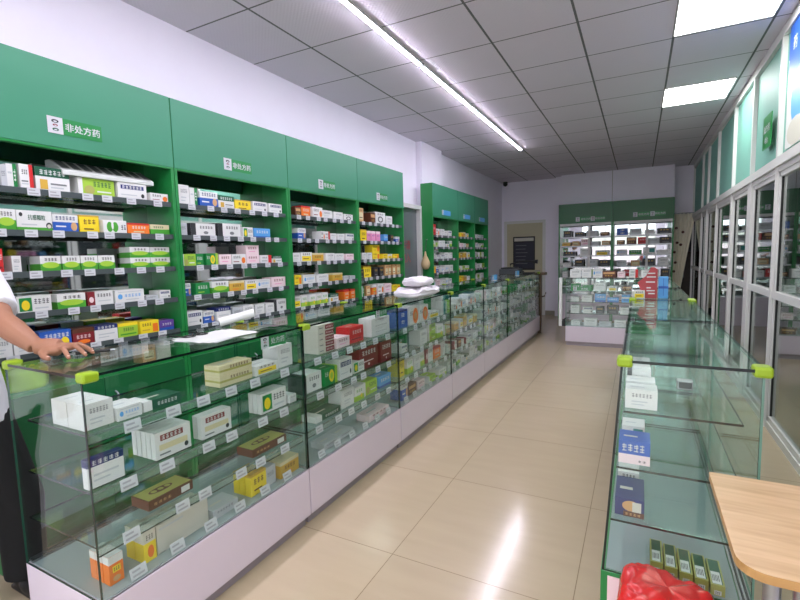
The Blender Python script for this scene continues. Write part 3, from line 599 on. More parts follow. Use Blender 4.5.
# ------------------------------------------------------------------ glass counters
def glass_counter(label, y0, y1, xf, xb, zs, zb=.305, ztop=1.05, grp='glass display counters along the left aisle', sgn=1, ntag=7, conn=True, base='laminate', lean=0.0, plinth=.06, rearrail=False, nosideA=False):
    """long side runs along y; front pane at xf, open staff side at xb; sgn=+1 when the front faces +x"""
    t = thing('glass_counter', label, 'counter', (xf, y0, 0), grp); og = t.location; g = .007
    X = lambda d: xf-sgn*d          # d metres behind the front face
    def bx(b, d0, ya, za, d1, yb, zb_, m, edge=None, thin=None):
        a, c = sorted((X(d0), X(d1))); b.box(a, ya, za, c, yb, zb_, m, edge, thin)
    D_ = abs(xb-xf)
    p = MB(og); bx(p, lean-.003, y0+.002, plinth, D_, y1-.002, zb, base); p.build('base', t, bevel=.003)
    p = MB(og); bx(p, .03, y0+.01, 0, D_-.03, y1-.01, plinth, 'plinth'); p.build('plinth', t)
    p = MB(og); bx(p, lean+.012, y0+.012, zb, D_-.035, y1-.012, zb+.004, 'deck'); p.build('deck', t)
    p = MB(og); bx(p, D_-.032, y0+.012, zb, D_-.004, y1-.012, zb+.008, 'metal'); bx(p, D_-.026, y0+.012, zb+.008, D_-.022, y1-.012, zb+.016, 'charcoal'); bx(p, D_-.014, y0+.012, zb+.008, D_-.010, y1-.012, zb+.016, 'charcoal'); p.build('sliding_rail', t)
    zt = ztop-.009
    p = MB(og)
    if lean:
        f0, f1 = xf-sgn*0, xf-sgn*0+lean
        vs = [(f1, y0+.002, zb), (f1+g, y0+.002, zb), (f1+g, y1-.002, zb), (f1, y1-.002, zb), (f0, y0+.002, zt), (f0+g, y0+.002, zt), (f0+g, y1-.002, zt), (f0, y1-.002, zt)]
        p.add(vs, [(1, 2, 6, 5), (3, 0, 4, 7)], 'glass'); p.add(vs, [(0, 1, 5, 4), (2, 3, 7, 6), (4, 5, 6, 7)], 'gedge_dark')
    else: bx(p, 0, y0+.002, zb, g, y1-.002, zt, 'glass', 'gedge_dark', 0)
    p.build('front_pane', t)
    for a in (y0+.002, y1-.002-g):
        p = MB(og)
        if lean:
            xs = sorted((xf+g, xb)); p.prism([(xf+lean+g, zb), (xb-.01, zb), (xb-.01, zt), (xf+g, zt)], 'y', a, a+g, 'glass', 'gedge_dark')
        else: bx(p, g+.001, a, zb, D_-.004, a+g, zt, 'glass', 'gedge', 1)
        p.build('end_pane', t)
    p = MB(og); bx(p, -.002, y0+.001, zt, D_, y1-.001, ztop, 'topglass', 'gedge_dark', 2); p.build('top_pane', t)
    for k, z in enumerate(zs):
        dsh = .02; wd = D_-.06-.03*(len(zs)-1-k)
        if lean: dsh = (.010, -.008, -.022)[k]; wd = D_-.045-dsh
        s = MB(og); bx(s, dsh, y0+.012, z-.007, dsh+wd, y1-.012, z, 'shelfglass', 'gedge_dark', 2); sh = s.build('shelf', t)
        if not lean: r = MB(og); bx(r, dsh-.004, y0+.014, z-.030, dsh-.001, y1-.014, z+.004, 'strip'); bx(r, dsh-.005, y0+.014, z-.0325, dsh-.0005, y1-.014, z-.030, 'gedge_dark'); r.build('price_strip', sh)
        rn = random.Random(k+int(y0*9))
        for j in range(ntag):
            yy = y0+.06+(y1-y0-.12)*(j+.5+rn.uniform(-.2, .2))/ntag
            o = inst(TAG, 'price_tag', sh, (X(dsh-.0055)-og[0], yy-og[1], z-.013-og[2]), (1, 1.1, 1.1), (0, -.12 if sgn > 0 else 0, 0 if sgn > 0 else math.pi))
    dk = MB(og)
    for j in range(ntag if sgn > 0 else 0):
        yy = y0+.06+(y1-y0-.12)*(j+.5)/ntag
        o = inst(TAG, 'price_tag', t, (X(.022)-og[0], yy-og[1], zb+.025-og[2]), (1, 1.1, 1.1), (0, -.25, 0))
    if lean:
        p = MB(og); p.box(xb-.008, y0+.012, zb+.02, xb-.002, y1-.012, zt, 'glass', 'gedge_light', 0); p.build('back_pane', t)
    if conn:
        for (d, yy) in ((-.012, y0), (D_-.03, y0), (-.012, y1), (D_-.03, y1)):
            if conn is True and yy == y1 and y1 < 7.9: continue
            if conn is not True and abs(yy-conn) > .01: continue
            c = MB(og); s0 = 1 if yy == y0 else -1; ya, yb = sorted((yy-s0*.0015, yy+s0*.05))
            bx(c, d, ya, ztop-.024, d+.045, yb, ztop+.008, 'lime'); c.build('corner_connector', t, bevel=.008)
    return t
XL, XBK = -1.49, -1.97
CY = [.75, 1.785, 2.81, 3.83, 4.82, 5.84, 7.98]
CZ = [.858, .668, .488]
CN = ['nearest left counter', 'second left counter', 'third left counter', 'fourth left counter', 'fifth left counter', 'last left counter']
CL = ['nearest glass counter of the left row, under the resting hand', 'second glass counter of the left row, holding large maroon boxes', 'third glass counter of the left row, under the folded white towels',
      'fourth glass counter of the left row, with yellow boxes on its second shelf', 'fifth glass counter of the left row, with blue sign inside', 'last long glass counter of the left row, ending by the brown post']
for i in range(6): glass_counter(CL[i], CY[i]+.002, CY[i+1]-.002, XL, XBK, CZ, ntag=6 if i < 4 else (4 if i < 5 else 9))
G3 = 'medicine boxes in the left counters'
CX = {0: [[('wp', 81, 112, .085, 1, 2, .09), ('wbl', 113, 138, .045, 1, 1, .10), ('dkg', 140, 178, .035, 1, 1, .11), ('cream2', 216, 249, .045, 2, 1, .09), ('wyel', 251, 274, .045), ('wp', 276, 294, .11)],
          [('wnavy', 84, 121, .095, 1, 1, .03), ('wmar', 152, 188, .10, 1, 5, .024), ('wmar', 199, 229, .095, 1, 2, .024), ('wgpic', 258, 283, .095, 1, 3, .024), ('wp', 285, 297, .04)],
          [('gb', 147, 192, .036, 1, 1, .20), ('gb', 249, 283, .036, 1, 1, .20)],
          [('orw', 107, 122, .10, 1, 3, .034), ('yw', 142, 155, .12, 1, 2, .05), ('olgr', 156, 208, .11, 1, 1, .12), ('grey', 211, 236, .04, 1, 1, .16), ('yel', 248, 264, .10, 1, 3, .034), ('grey', 264, 274, .09), ('gold', 277, 300, .08)]],
      1: [[('redband', 317, 333, .032, 5, 1, .12), ('pk', 335, 348, .06), ('red', 349, 363, .10), ('wp', 370, 390, .04, 3)],
          [('bw', 302, 321, .10), ('gy', 322, 335, .10), ('wt', 337, 350, .12), ('wgpic', 352, 363, .07), ('mar', 358, 377, .14), ('mar', 378, 394, .14)],
          [('dkg', 313, 338, .035, 1, 1, .14), ('wp', 340, 352, .11), ('wyg', 353, 362, .09), ('lime', 363, 376, .09), ('blue', 378, 394, .08)],
          [('grey', 322, 337, .035, 1, 1, .14), ('grey', 338, 352, .03, 1, 1, .14), ('pk', 366, 386, .045, 1, 1, .14)]],
      2: [[('bluew', 396, 406, .13), ('round', 407, 416, .14), ('round', 417, 426, .13), ('wyel', 427, 437, .05), ('tealw', 439, 447, .17)],
          [('wt', 399, 405, .06), ('wp', 418, 425, .12), ('lime', 427, 434, .07, 2), ('wyg', 435, 441, .11), ('lime', 442, 449, .09)],
          [('yel', 399, 404, .13), ('wyg', 405, 411, .12), ('wp', 412, 418, .12), ('wyg', 419, 424, .11), ('wrl', 425, 432, .13), ('orange', 433, 440, .10), ('wp', 441, 447, .12)],
          [('wb', 400, 406, .14), ('brown', 408, 416, .08), ('pk', 417, 424, .07), ('lime', 427, 434, .06), ('wyg', 436, 444, .07)]]}
design('cream2', 'cream and white box', 3, 'cream', ('r', 0, .4, 1, .6, 'olive'), ('g', .3, .62, .9, .9, 7, 'brown'))
ZD = [z+.0012 for z in CZ]+[.3102]
for u in (0, 1, 2):
    for k in range(4):
        its = []
        for it in CX[u][k]:
            a, c = y_at(-1.56, ZD[k]+.04, it[1]), y_at(-1.56, ZD[k]+.04, it[2]); a, c = max(a, CY[u]+.02), min(c, CY[u+1]-.02)
            if c-a > .02: its.append((it[0], a, c)+tuple(it[3:]))
        row(its, -1.545, ZD[k], math.pi/2, ('%s shelf, %s' % (SH[k], CN[u])) if k < 3 else 'deck of %s' % CN[u], G3, .10)
rnd = random.Random(11)
KS = ['wp', 'wbl', 'wp', 'wt', 'wg', 'wyel', 'pk', 'wdg', 'lime', 'wo', 'wp', 'wgpic', 'wteal']
for u in range(3, 6):
    for k in range(4):
        y = CY[u]+.04; its = []
        while y < CY[u+1]-.1:
            w = rnd.uniform(.07, .15); q = rnd.choice(KS)
            if u == 5: q = rnd.choice(['wdg', 'green', 'wp', 'wg', 'dkg', 'wteal'])
            if u == 3 and k == 1: q = rnd.choice(['gold', 'yo', 'wyel', 'gold'])
            if u == 3 and k == 2: q = rnd.choice(['wp', 'wt', 'brown', 'wrl'])
            its.append((q, y, min(y+w, CY[u+1]-.03), rnd.uniform(.05, .12))); y += w+rnd.uniform(.005, .05)+(.07 if u == 5 else 0)
        row(its, -1.545, ZD[k], math.pi/2, ('%s shelf, %s' % (SH[k], CN[u])) if k < 3 else 'deck of %s' % CN[u], G3, .10)
def stand_sign(loc, w, h, label, text, m='c_bgreen', rz=math.pi/2):
    """small card standing on a foot, facing local -y"""
    t = thing('counter_sign', label, 'sign', loc, None, rz)
    p = MB(); p.box(-w/2, -.002, .004, w/2, .002, h, m); sign_mesh(p, lambda u, v, o: (u, -.002-o, h*.5+v), w, h*.96, text, m); p.build('card', t)
    p = MB(); p.box(-w*.3, -.02, 0, w*.3, .02, .004, 'c_white'); p.build('foot', t)
ya = y_at(-1.52, .97, 279)
stand_sign((-1.555, ya, .858+.1114), .17, .062, 'small green and white prescription sign standing in the nearest left counter', '处方药')
ya = min(2.705, y_at(-1.52, .97, 385))
stand_sign((-1.55, ya, .858+.1214), .15, .058, 'small green and white prescription sign standing in the second left counter', '处方药')
for px, lab in ((500, 'small blue card sign in the fifth left counter'), (522, 'small blue card sign in the last left counter')):
    ya = y_at(-1.53, .95, px); stand_sign((-1.60, ya, 1.0512), .22, .07, lab, None, 'c_sky')
# brown post and rail that close the row
t = thing('end_post', 'brown wooden post and ledge closing the far end of the left counters', 'post', (-1.6, 8.05, 0)); og = t.location
p = MB(og); p.box(-1.56, 8.0, 0, -1.47, 8.09, 1.0, 'brownwood'); p.build('post', t, bevel=.004)
p = MB(og); p.box(-2.0, 7.99, 1.0, -1.40, 8.16, 1.045, 'brownwood'); p.build('ledge', t, bevel=.004)
p = MB(og); p.tube([(-1.50, 8.05, .62), (-1.42, 8.05, .64), (-1.40, 8.05, .70)], .012, 'brownwood', 8); p.build('peg', t)

# ------------------------------------------------------------------ right counters (aisle side faces -x)
RF, RB = -.043, .32
RZ = [.885, .70, .52]
glass_counter('nearer glass counter on the right, with a stack of white boxes inside', 1.555, 2.52, RF, RB, RZ, zb=.34, grp='glass display counters on the right', sgn=-1, ntag=0, lean=-.045, base='green', conn=1.555)
glass_counter('farther glass counter on the right, second of the right row', 2.525, 3.525, RF, RB, RZ, zb=.34, grp='glass display counters on the right', sgn=-1, ntag=0, lean=-.045, base='green', conn=3.525)
glass_counter('third glass counter of the right row, red and blue stands near its corner', 3.535, 4.66, RF, RB, RZ, zb=.34, grp='glass display counters on the right', sgn=-1, ntag=0, lean=-.045, base='green', conn=3.535)
glass_counter('farthest glass counter of the right row, toward the back counter', 4.665, 5.80, RF, RB, RZ, zb=.34, grp='glass display counters on the right', sgn=-1, ntag=0, lean=-.045, base='green', conn=99)
# white end panel with its green edging on the near counter
t = [o for o in C.objects if o.name.startswith('glass_counter') and o.get('label', '').startswith('nearer')][0]
p = MB(t.location); p.box(-.07, 1.5525, .08, .30, 1.5565, .325, 'c_palepink'); p.build('end_panel', t)
G4 = 'medicine boxes in the right counters'
def rbox(key, x, y, z, w, d, h, label, rz=0):
    if key != 'gyel': w *= .86
    box(key, (x+w/2-.018, y+d/2, z+.0008), w, d, h, rz, label, G4)
P_ = 'nearer right counter'
rbox('wp', -.012, 1.60, .885, .105, .075, .062, 'white box with barcode, front of the stack, top shelf, '+P_)
rbox('wt', -.012, 1.68, .885, .10, .075, .068, 'white box second from front, top shelf, '+P_)
rbox('bw', -.010, 1.76, .885, .085, .075, .085, 'white box with dark print third from front, top shelf, '+P_)
rbox('wp', -.008, 1.84, .885, .08, .08, .10, 'tallest white box at the back, top shelf, '+P_)
rbox('wteal', -.024, 1.80, .70, .085, .09, .055, 'white and teal box at the back of second shelf, '+P_)
rbox('bluepk', -.028, 1.60, .70, .105, .10, .075, 'blue and pale pink box at front of second shelf, '+P_)
rbox('wg', -.034, 1.80, .52, .08, .09, .06, 'white box with green picture at back of third shelf, '+P_)
rbox('colour', -.036, 1.60, .52, .10, .16, .06, 'blue and brown photo box at front of third shelf, '+P_)
for k in range(5):
    rbox('gyel', .072+k*.040, 1.612-.010*k, .344, .036, .13, .034, '%s dark green box in the row of five on the deck, %s' % (['leftmost', 'second', 'middle', 'fourth', 'rightmost'][k], P_))
for k in range(3):
    rbox('green', -.014, 2.60+.12*k, .885, .12, .09, .05+.012*k, '%s green box on the top shelf of the farther right counter' % ['front', 'middle', 'back'][k])
for k in range(3):
    rbox(['wp', 'wg', 'wb'][k], -.032, 2.62+.2*k, .70, .11, .09, .07, '%s on the second shelf of the farther right counter' % ['plain white box', 'white and green box', 'white and blue box'][k])
t = thing('shelf_clip', 'small black and grey device near the back of the top shelf, nearer right counter', 'device', (.155, 1.90, .8858)); og = t.location
p = MB(og); p.box(.13, 1.88, .8858, .18, 1.92, .918, 'metal'); p.build('body', t, bevel=.003)
p = MB(og); p.box(.136, 1.877, .892, .176, 1.881, .914, 'black'); p.build('face', t)
# red arrow-shaped stand, blue stand and white piece at the far end of the right counters
t = thing('brochure_stand', 'red house-shaped stand with white lines on the third right counter', 'stand', (.07, 3.62, 1.051)); og = t.location
p = MB(og); p.prism([(-.005, 1.16), (.045, 1.205), (.075, 1.265), (.095, 1.265), (.115, 1.25), (.115, 1.051), (.02, 1.051), (.015, 1.10)], 'y', 3.605, 3.635, 'c_redm'); p.build('panel', t)
p = MB(og)
for z, x0, x1 in ((1.22, .055, .10), (1.195, .05, .105), (1.16, .045, .10), (1.12, .05, .075), (1.10, .05, .10), (1.08, .06, .10)): p.box(x0, 3.602, z, x1, 3.606, z+.008, 'c_white')
p.build('print', t)
p = MB(og); p.tube([(.10, 3.62, 1.28), (.10, 3.62, 1.36)], .003, 'metal', 6); p.build('rod', t)
t = thing('brochure_box', 'sky blue upright brochure box beside the red stand', 'box', (.155, 3.63, 1.051)); og = t.location
p = MB(og); p.box(.122, 3.60, 1.051, .18, 3.66, 1.20, 'c_sky'); p.build('body', t, bevel=.002)
p = MB(og); p.box(.121, 3.598, 1.12, .181, 3.601, 1.136, 'c_blue'); p.box(.15, 3.598, 1.07, .153, 3.601, 1.19, 'c_blue'); p.build('seam', t)
box('wyel', (.0, 3.60, 1.0508), .07, .06, .055, .2, 'small white and yellow box beside the red stand on the third right counter', 'small boxes on the right counter top')

# ------------------------------------------------------------------ mirrored back cabinets
def back_cabinet(x0, x1, label, off):
    yf, yb = 10.02, 10.115
    t = thing('display_cabinet', label, 'cabinet', (x0, yf, 0), 'mirrored cabinets at the back'); og = t.location; e = .025
    for a in (x0, x1-e): p = MB(og); p.box(a, yf-.15, 0, a+e, yb, 2.33, 'green'); p.build('side_panel', t)
    p = MB(og); p.box(x0, yf-.155, 1.94, x1, yf-.14, 2.33, 'dgreen'); p.build('header_panel', t)
    p = MB(og); p.box(x0+e, yf-.14, 2.30, x1-e, yb, 2.33, 'green'); p.build('top_panel', t)
    p = MB(og); p.box(x0+e, yb-.014, .5, x1-e, yb-.004, 2.30, 'mirror'); p.build('mirror_back', t)
    p = MB(og); p.box(x0+e, yf-.13, 0, x1-e, yb-.015, .5, 'laminate'); p.build('base', t)
    xm = x0+(x1-x0)*.58
    p = MB(og); p.box(xm-.02, yf-.152, .5, xm+.02, yf-.13, 1.94, 'alu'); p.build('mullion', t)
    p = MB(og); p.box(x0+e, yf-.150, 1.89, x1-e, yf-.13, 1.94, 'alu'); p.build('light_strip', t)
    for k, z in enumerate((1.67, 1.49, 1.29, 1.075, .86, .68)):
        s = MB(og); s.box(x0+e, yf-.12, z-.008, x1-e, yb-.016, z, 'shelfglass', 'gedge', 2); sh = s.build('shelf', t)
        r = MB(og); r.box(x0+e, yf-.126, z-.02, x1-e, yf-.12, z+.006, 'metal'); r.build('price_rail', sh)
    b = MB(og)
    for c, w in ((x0+.5*(x1-x0)-.02, .30), (x0+.82*(x1-x0)-.08, .26)):
        if off: w *= .95
        sign_mesh(b, lambda u, v, o: (c+u, yf-.155-o, 2.02+(.03 if off else 0)+v), w, .085, '非处方药', 'c_bgreen')
    b.build('category_sign', t)
    return t
back_cabinet(-1.47, -.475, 'left mirrored display cabinet with green header at the back wall', 0)
back_cabinet(-.47, .555, 'right mirrored display cabinet with green header at the back wall', 1)
G5 = 'goods in the mirrored back cabinets'
rnd = random.Random(21)
BK = [['dark', 'dark', 'grey', 'brown'], ['gold', 'tan', 'pk', 'grey', 'tan'], ['dark', 'wp', 'wyel'], ['wp', 'dark', 'grey', 'dark'], ['wp', 'wp', 'grey', 'lime', 'brown', 'wr']], \
     [['bluew', 'grey', 'wp', 'dark'], ['brown', 'brown', 'red', 'grey', 'dark'], ['wbl', 'green', 'wteal', 'wp'], ['grey', 'tan', 'dark', 'wp'], ['brown', 'red', 'wp', 'wr', 'wp', 'dark']]
for u, (x0, x1, nm) in enumerate(((-1.45, -.49, 'left back cabinet'), (-.45, .53, 'right back cabinet'))):
    for k, z in enumerate((1.67, 1.49, 1.29, 1.075, .86)):
        ks = BK[u][k]; st = (x1-x0-.04)/len(ks)
        for j, q in enumerate(ks):
            w = st*rnd.uniform(.6, .97); h = rnd.uniform(.08, .155)
            box(q, (x0+.03+st*j+st*.5, 9.955, z+.0012), w, .09, h, rnd.uniform(-.05, .05), '%s, %s from left, %s shelf, %s' % (D[q][0], ORD[j], SH[k], nm), G5)
# ------------------------------------------------------------------ back glass counter, front facing the camera
t = thing('glass_counter', 'glass counter with white base across the back, before the mirrored cabinets', 'counter', (-.95, 7.1, 0)); og = t.location
bx0, bx1, by0, by1 = -.95, .30, 7.1, 7.55
p = MB(og); p.box(bx0, by0, .06, bx1, by1, .29, 'laminate'); p.build('base', t, bevel=.003)
p = MB(og); p.box(bx0+.01, by0+.02, 0, bx1-.01, by1-.03, .06, 'plinth'); p.build('plinth', t)
p = MB(og); p.box(bx0+.01, by0+.012, .29, bx1-.01, by1-.02, .294, 'deck'); p.build('deck', t)
p = MB(og); p.box(bx0, by0, .29, bx1, by0+.007, .99, 'glass', 'gedge', 1); p.build('front_pane', t)
for a in (bx0, bx1-.007): p = MB(og); p.box(a, by0+.008, .29, a+.007, by1, .99, 'glass', 'gedge_light', 0); p.build('end_pane', t)
p = MB(og); p.box(bx0, by0-.004, .99, bx1, by1, 1.0, 'topglass', 'gedge_dark', 2); p.build('top_pane', t)
for z in (.81, .65, .48):
    p = MB(og); p.box(bx0+.012, by0+.02, z-.008, bx1-.012, by1-.03, z, 'shelfglass', 'gedge', 2); p.build('shelf', t)
p = MB(og); p.box(bx0-.10, by0+.02, .28, bx0-.055, by0+.06, 1.0, 'c_white'); p.box(bx0-.055, by0+.02, .28, bx0-.002, by0+.45, .36, 'black'); p.build('side_post', t)
G6 = 'goods in the back glass counter'
DK = [['green', 'green', 'wp', 'wyel', 'brown', 'pk', 'wp'], ['wp', 'wp', 'blue', 'blue', 'sky2', 'wbl', 'wp'], ['wp', 'wt', 'dark', 'dark', 'wp', 'wp', 'pk'], ['wp', 'wp', 'grey', 'wp', 'wp', 'brown']]
design('sky2', 'pale blue pack', 1.6, 'sky', ('r', 0, .5, 1, .7, 'white'), ('g', .2, .2, .8, .4, 4, 'navy'))
for k, z in enumerate((.81, .65, .48, .294)):
    ks = DK[k]; st = 1.18/len(ks)
    for j, q in enumerate(ks):
        w = st*rnd.uniform(.6, .95); h = rnd.uniform(.06, .12)
        box(q, (-.91+st*(j+.5), 7.24, z+.0012), w, .14, h, rnd.uniform(-.12, .12), '%s, %s from left, %s, back glass counter' % (D[q][0], ORD[j], ['top shelf', 'second shelf', 'third shelf', 'deck'][k]), G6)
for j, (q, w, h) in enumerate((('wp', .16, .12), ('wp', .14, .14), ('wbl', .14, .13), ('brown', .20, .09), ('pk', .10, .08), ('wr', .12, .11), ('wp', .14, .1))):
    box(q, (-.84+.155*j, 7.30, 1.0008), w*.92, .16, h, rnd.uniform(-.15, .15), '%s standing %s from left on top of the back counter' % (D[q][0], ORD[j]), 'boxes on top of the back counter')
stand_sign((-.72, 7.1285, .8105), .26, .06, 'small green label card at the top left of the back counter', '处方药', rz=0)

# ------------------------------------------------------------------ back door, desk things, recess
t = thing('door_2', None, None, (-2.72, BY, 0)); t['kind'] = 'structure'; og = t.location
p = MB(og)
for a in ((-2.72, 0, -2.66, 2.09), (-1.88, 0, -1.82, 2.09), (-2.66, 2.03, -1.88, 2.09)): p.box(a[0], BY-.03, a[1], a[2], BY, a[3], 'alu')
p.build('door_frame', t)
p = MB(og); p.box(-2.66, BY-.02, .01, -1.88, BY-.002, 2.03, 'cream'); p.build('door_leaf', t)
p = MB(og); p.box(-2.52, BY-.032, 1.0, -2.04, BY-.02, 1.74, 'black'); p.box(-2.49, BY-.036, 1.64, -2.07, BY-.032, 1.71, 'c_offw'); p.box(-2.49, BY-.036, 1.04, -2.07, BY-.032, 1.61, 'navyposter')
rnd = random.Random(4)
for k in range(6): p.box(-2.46, BY-.038, 1.54-.08*k, -2.46+.34*rnd.uniform(.6, 1), BY-.036, 1.55-.08*k, 'c_grey')
p.build('notice', t)
p = MB(og); p.tube([(-1.94, BY-.02, .98), (-1.94, BY-.06, .98), (-2.04, BY-.06, .98)], .01, 'metal', 8); p.build('handle', t)
t = thing('desk_lamp', 'black swing-arm lamp lying over the far left counters', 'lamp', (-1.85, 7.75, 1.051)); og = t.location
p = MB(og); p.lathe((-1.90, 7.7, 1.051), [(.07, 0), (.07, .015), (.02, .025)], 'black'); p.build('base', t)
p = MB(og); p.tube([(-1.90, 7.7, 1.06), (-1.92, 7.7, 1.20), (-1.70, 7.7, 1.25), (-1.55, 7.7, 1.24)], .012, 'black', 8); p.build('arm', t)
p = MB(og); p.tube([(-1.56, 7.7, 1.24), (-1.47, 7.7, 1.235)], [.02, .035], 'black', 12); p.build('lamp_head', t)
t = thing('printer', 'dark office printer on the far end of the left counters', 'printer', (-1.85, 7.25, 1.051)); og = t.location
p = MB(og); p.box(-1.95, 7.1, 1.051, -1.65, 7.42, 1.14, 'charcoal'); p.build('body', t, bevel=.01)
p = MB(og); p.box(-1.93, 7.14, 1.14, -1.70, 7.38, 1.16, 'black'); p.build('lid', t, bevel=.005)
p = MB(og); p.box(-1.65, 7.16, 1.075, -1.6155, 7.36, 1.10, 'black'); p.build('paper_slot', t)
# recess on the right of the back cabinets
t = thing('curtain', 'beige curtain pulled diagonally in the back right doorway', 'curtain', (.75, 10.36, 2.07)); og = t.location
p = MB(og); n = 24; vs = []
for j in range(13):
    z = 2.05-j*.15; wdt = (.50 if j < 9 else .5)-.034*j*.9
    for i in range(n+1): vs.append((.568+max(.08, wdt*.72)*i/n, 10.36+.022*math.sin(i*1.5+j*.15), z))
p.add(vs, [(j*(n+1)+i, j*(n+1)+i+1, (j+1)*(n+1)+i+1, (j+1)*(n+1)+i) for j in range(12) for i in range(n)], 'curtain', True); o = p.build('cloth', t)
so = o.modifiers.new('thickness', 'SOLIDIFY'); so.thickness = .004
p = MB(og); p.tube([(.562, 10.36, 2.055), (.905, 10.36, 2.055)], .012, 'metal', 10); p.build('rod', t)
for x, z in ((.62, 1.78), (.64, 1.5), (.60, 1.32), (.62, 1.12), (.70, 1.46), (.6, .95), (.73, 1.7)):
    p = MB(og); p.tube([(x, 10.326, z), (x, 10.334, z)], .026, 'c_brown', 12); p.build('printed_dot', t)
t = thing('wooden_cupboard', 'dark brown wooden cupboard in the back right recess', 'cupboard', (.86, 10.95, 0)); og = t.location
p = MB(og); p.box(.72, 10.9, 0, 1.15, 11.3, 1.32, 'darkwood'); p.build('carcass', t, bevel=.005)
p = MB(og); p.box(.74, 10.885, .06, 1.13, 10.9, 1.28, 'darkwood'); d = p.build('door', t, bevel=.004)
p = MB(og); p.tube([(.80, 10.885, .8), (.80, 10.862, .82), (.80, 10.862, .9), (.80, 10.885, .92)], .007, 'metal', 8); p.build('handle', d)

# signs on the upper glass
t = thing('wall_sign', 'small green hanging sign on the frosted upper glass', 'sign', (.87, 4.63, 2.28)); og = t.location
p = MB(og); p.box(.868, 4.50, 2.16, .874, 4.76, 2.41, 'c_bgreen'); p.build('board', t)
p = MB(og); p.box(.874, 4.74, 2.22, .91, 4.78, 2.24, 'alu'); p.box(.874, 4.74, 2.32, .91, 4.78, 2.34, 'alu'); p.build('bracket', t)
p = MB(og)
put_text(p, '处方药', lambda u, v: (.8665, 4.63-u, 2.31+v), .062, 'tag'); put_text(p, '柜台', lambda u, v: (.8665, 4.63-u, 2.22+v), .05, 'tag')
p.build('lettering', t)
t = thing('poster', 'blue and white poster on the frosted glass at the right photo edge', 'poster', (.895, 3.78, 2.5)); og = t.location
p = MB(og); p.box(.893, 3.36, 2.06, .897, 4.20, 2.88, 'c_white'); p.build('sheet', t)
p = MB(og)
p.quad((.892, 4.20, 2.66), (.892, 3.36, 2.66), (.892, 3.36, 2.88), (.892, 4.20, 2.88), 'c_blue')
p.add([(.8915, 4.0+.2*math.cos(i*math.pi/8), 2.60+.14*math.sin(i*math.pi/8)) for i in range(16)], [tuple(range(16))], 'c_blue')
p.add([(.891, 3.92+.18*math.cos(i*math.pi/8), 2.36+.2*math.sin(i*math.pi/8)) for i in range(16)], [tuple(range(16))], 'c_sky')
p.add([(.8908, 3.96+.2*math.cos(i*math.pi/8), 2.15+.09*math.sin(i*math.pi/8)) for i in range(16)], [tuple(range(16))], 'c_offw')
put_text(p, '药', lambda u, v: (.8905, 4.06-u, 2.74+v), .09, 'tag'); p.build('print', t)

# ------------------------------------------------------------------ wooden table at the right, red bag
t = thing('wooden_table', 'pale oak table top with rounded corner at the lower right', 'table', (.46, 1.2, 0)); og = t.location
def rounded(x0, y0, x1, y1, r, n=6):
    pts = []
    for cx, cy, a in ((x1-r, y1-.004, 0), (x0+.004, y1-.004, 90), (x0+r, y0+r, 180), (x1-r, y0+r, 270)):
        rr = r if a >= 180 else .004
        if a == 0: cx = x1-.004
        for i in range(n+1):
            q = math.radians(a+90*i/n); pts.append((cx+rr*math.cos(q), cy+rr*math.sin(q)))
    return pts
TZ = .80
p = MB(og); p.prism(rounded(.176, .985, .80, 1.402, .05), 'z', TZ-.018, TZ, 'tabletop', 'tableedge'); p.build('tabletop', t, bevel=.002)
for x, y in ((.24, 1.05), (.73, 1.05), (.73, 1.34), (.36, 1.34)):
    p = MB(og); p.tube([(x, y, 0), (x, y, TZ-.018)], [.014, .014], 'metal', 10); p.build('leg', t)
t = thing('plastic_bag', 'red plastic bag standing at the end of the nearer right counter', 'bag', (.075, 1.42, 0)); og = t.location
from mathutils import noise
def bag(w, d, h, loc, nu=96, nv=64):
    vs = []
    for j in range(nv+1):
        t_ = math.pi*j/nv
        for i in range(nu):
            q = 2*math.pi*i/nu; ex = lambda c, p: math.copysign(abs(c)**p, c)
            st, ct = ex(math.sin(t_), .32), ex(math.cos(t_), .36)
            v = Vector((w/2*st*ex(math.cos(q), .48), d/2*st*ex(math.sin(q), .48), h*(.5+.5*ct)))
            n1 = noise.noise(v*9+Vector((3, 1, 2))); n2 = 1-abs(noise.noise(Vector((v.x*16, v.y*16, v.z*10)))*2.2); n3 = 1-abs(noise.noise(v*34)*2.2)
            k = 1+.04*n1+.025*(n2-.5)+.014*(n3-.5)
            vs.append((loc[0]+v.x*k, loc[1]+v.y*k, max(.0006, v.z*(1+.02*n1)+.008*(n2-.5)+.005*(n3-.5)-.05*v.x*(v.z > .2)) if v.z > .01 else .0006))
    return vs, [(j*nu+i, (j+1)*nu+i, (j+1)*nu+(i+1) % nu, j*nu+(i+1) % nu) for j in range(nv) for i in range(nu)]
p = MB(og); vs, fs = bag(.262, .195, .425, (.093, 1.435, 0)); p.add(vs, fs, 'redbag', True); p.build('bag_body', t)

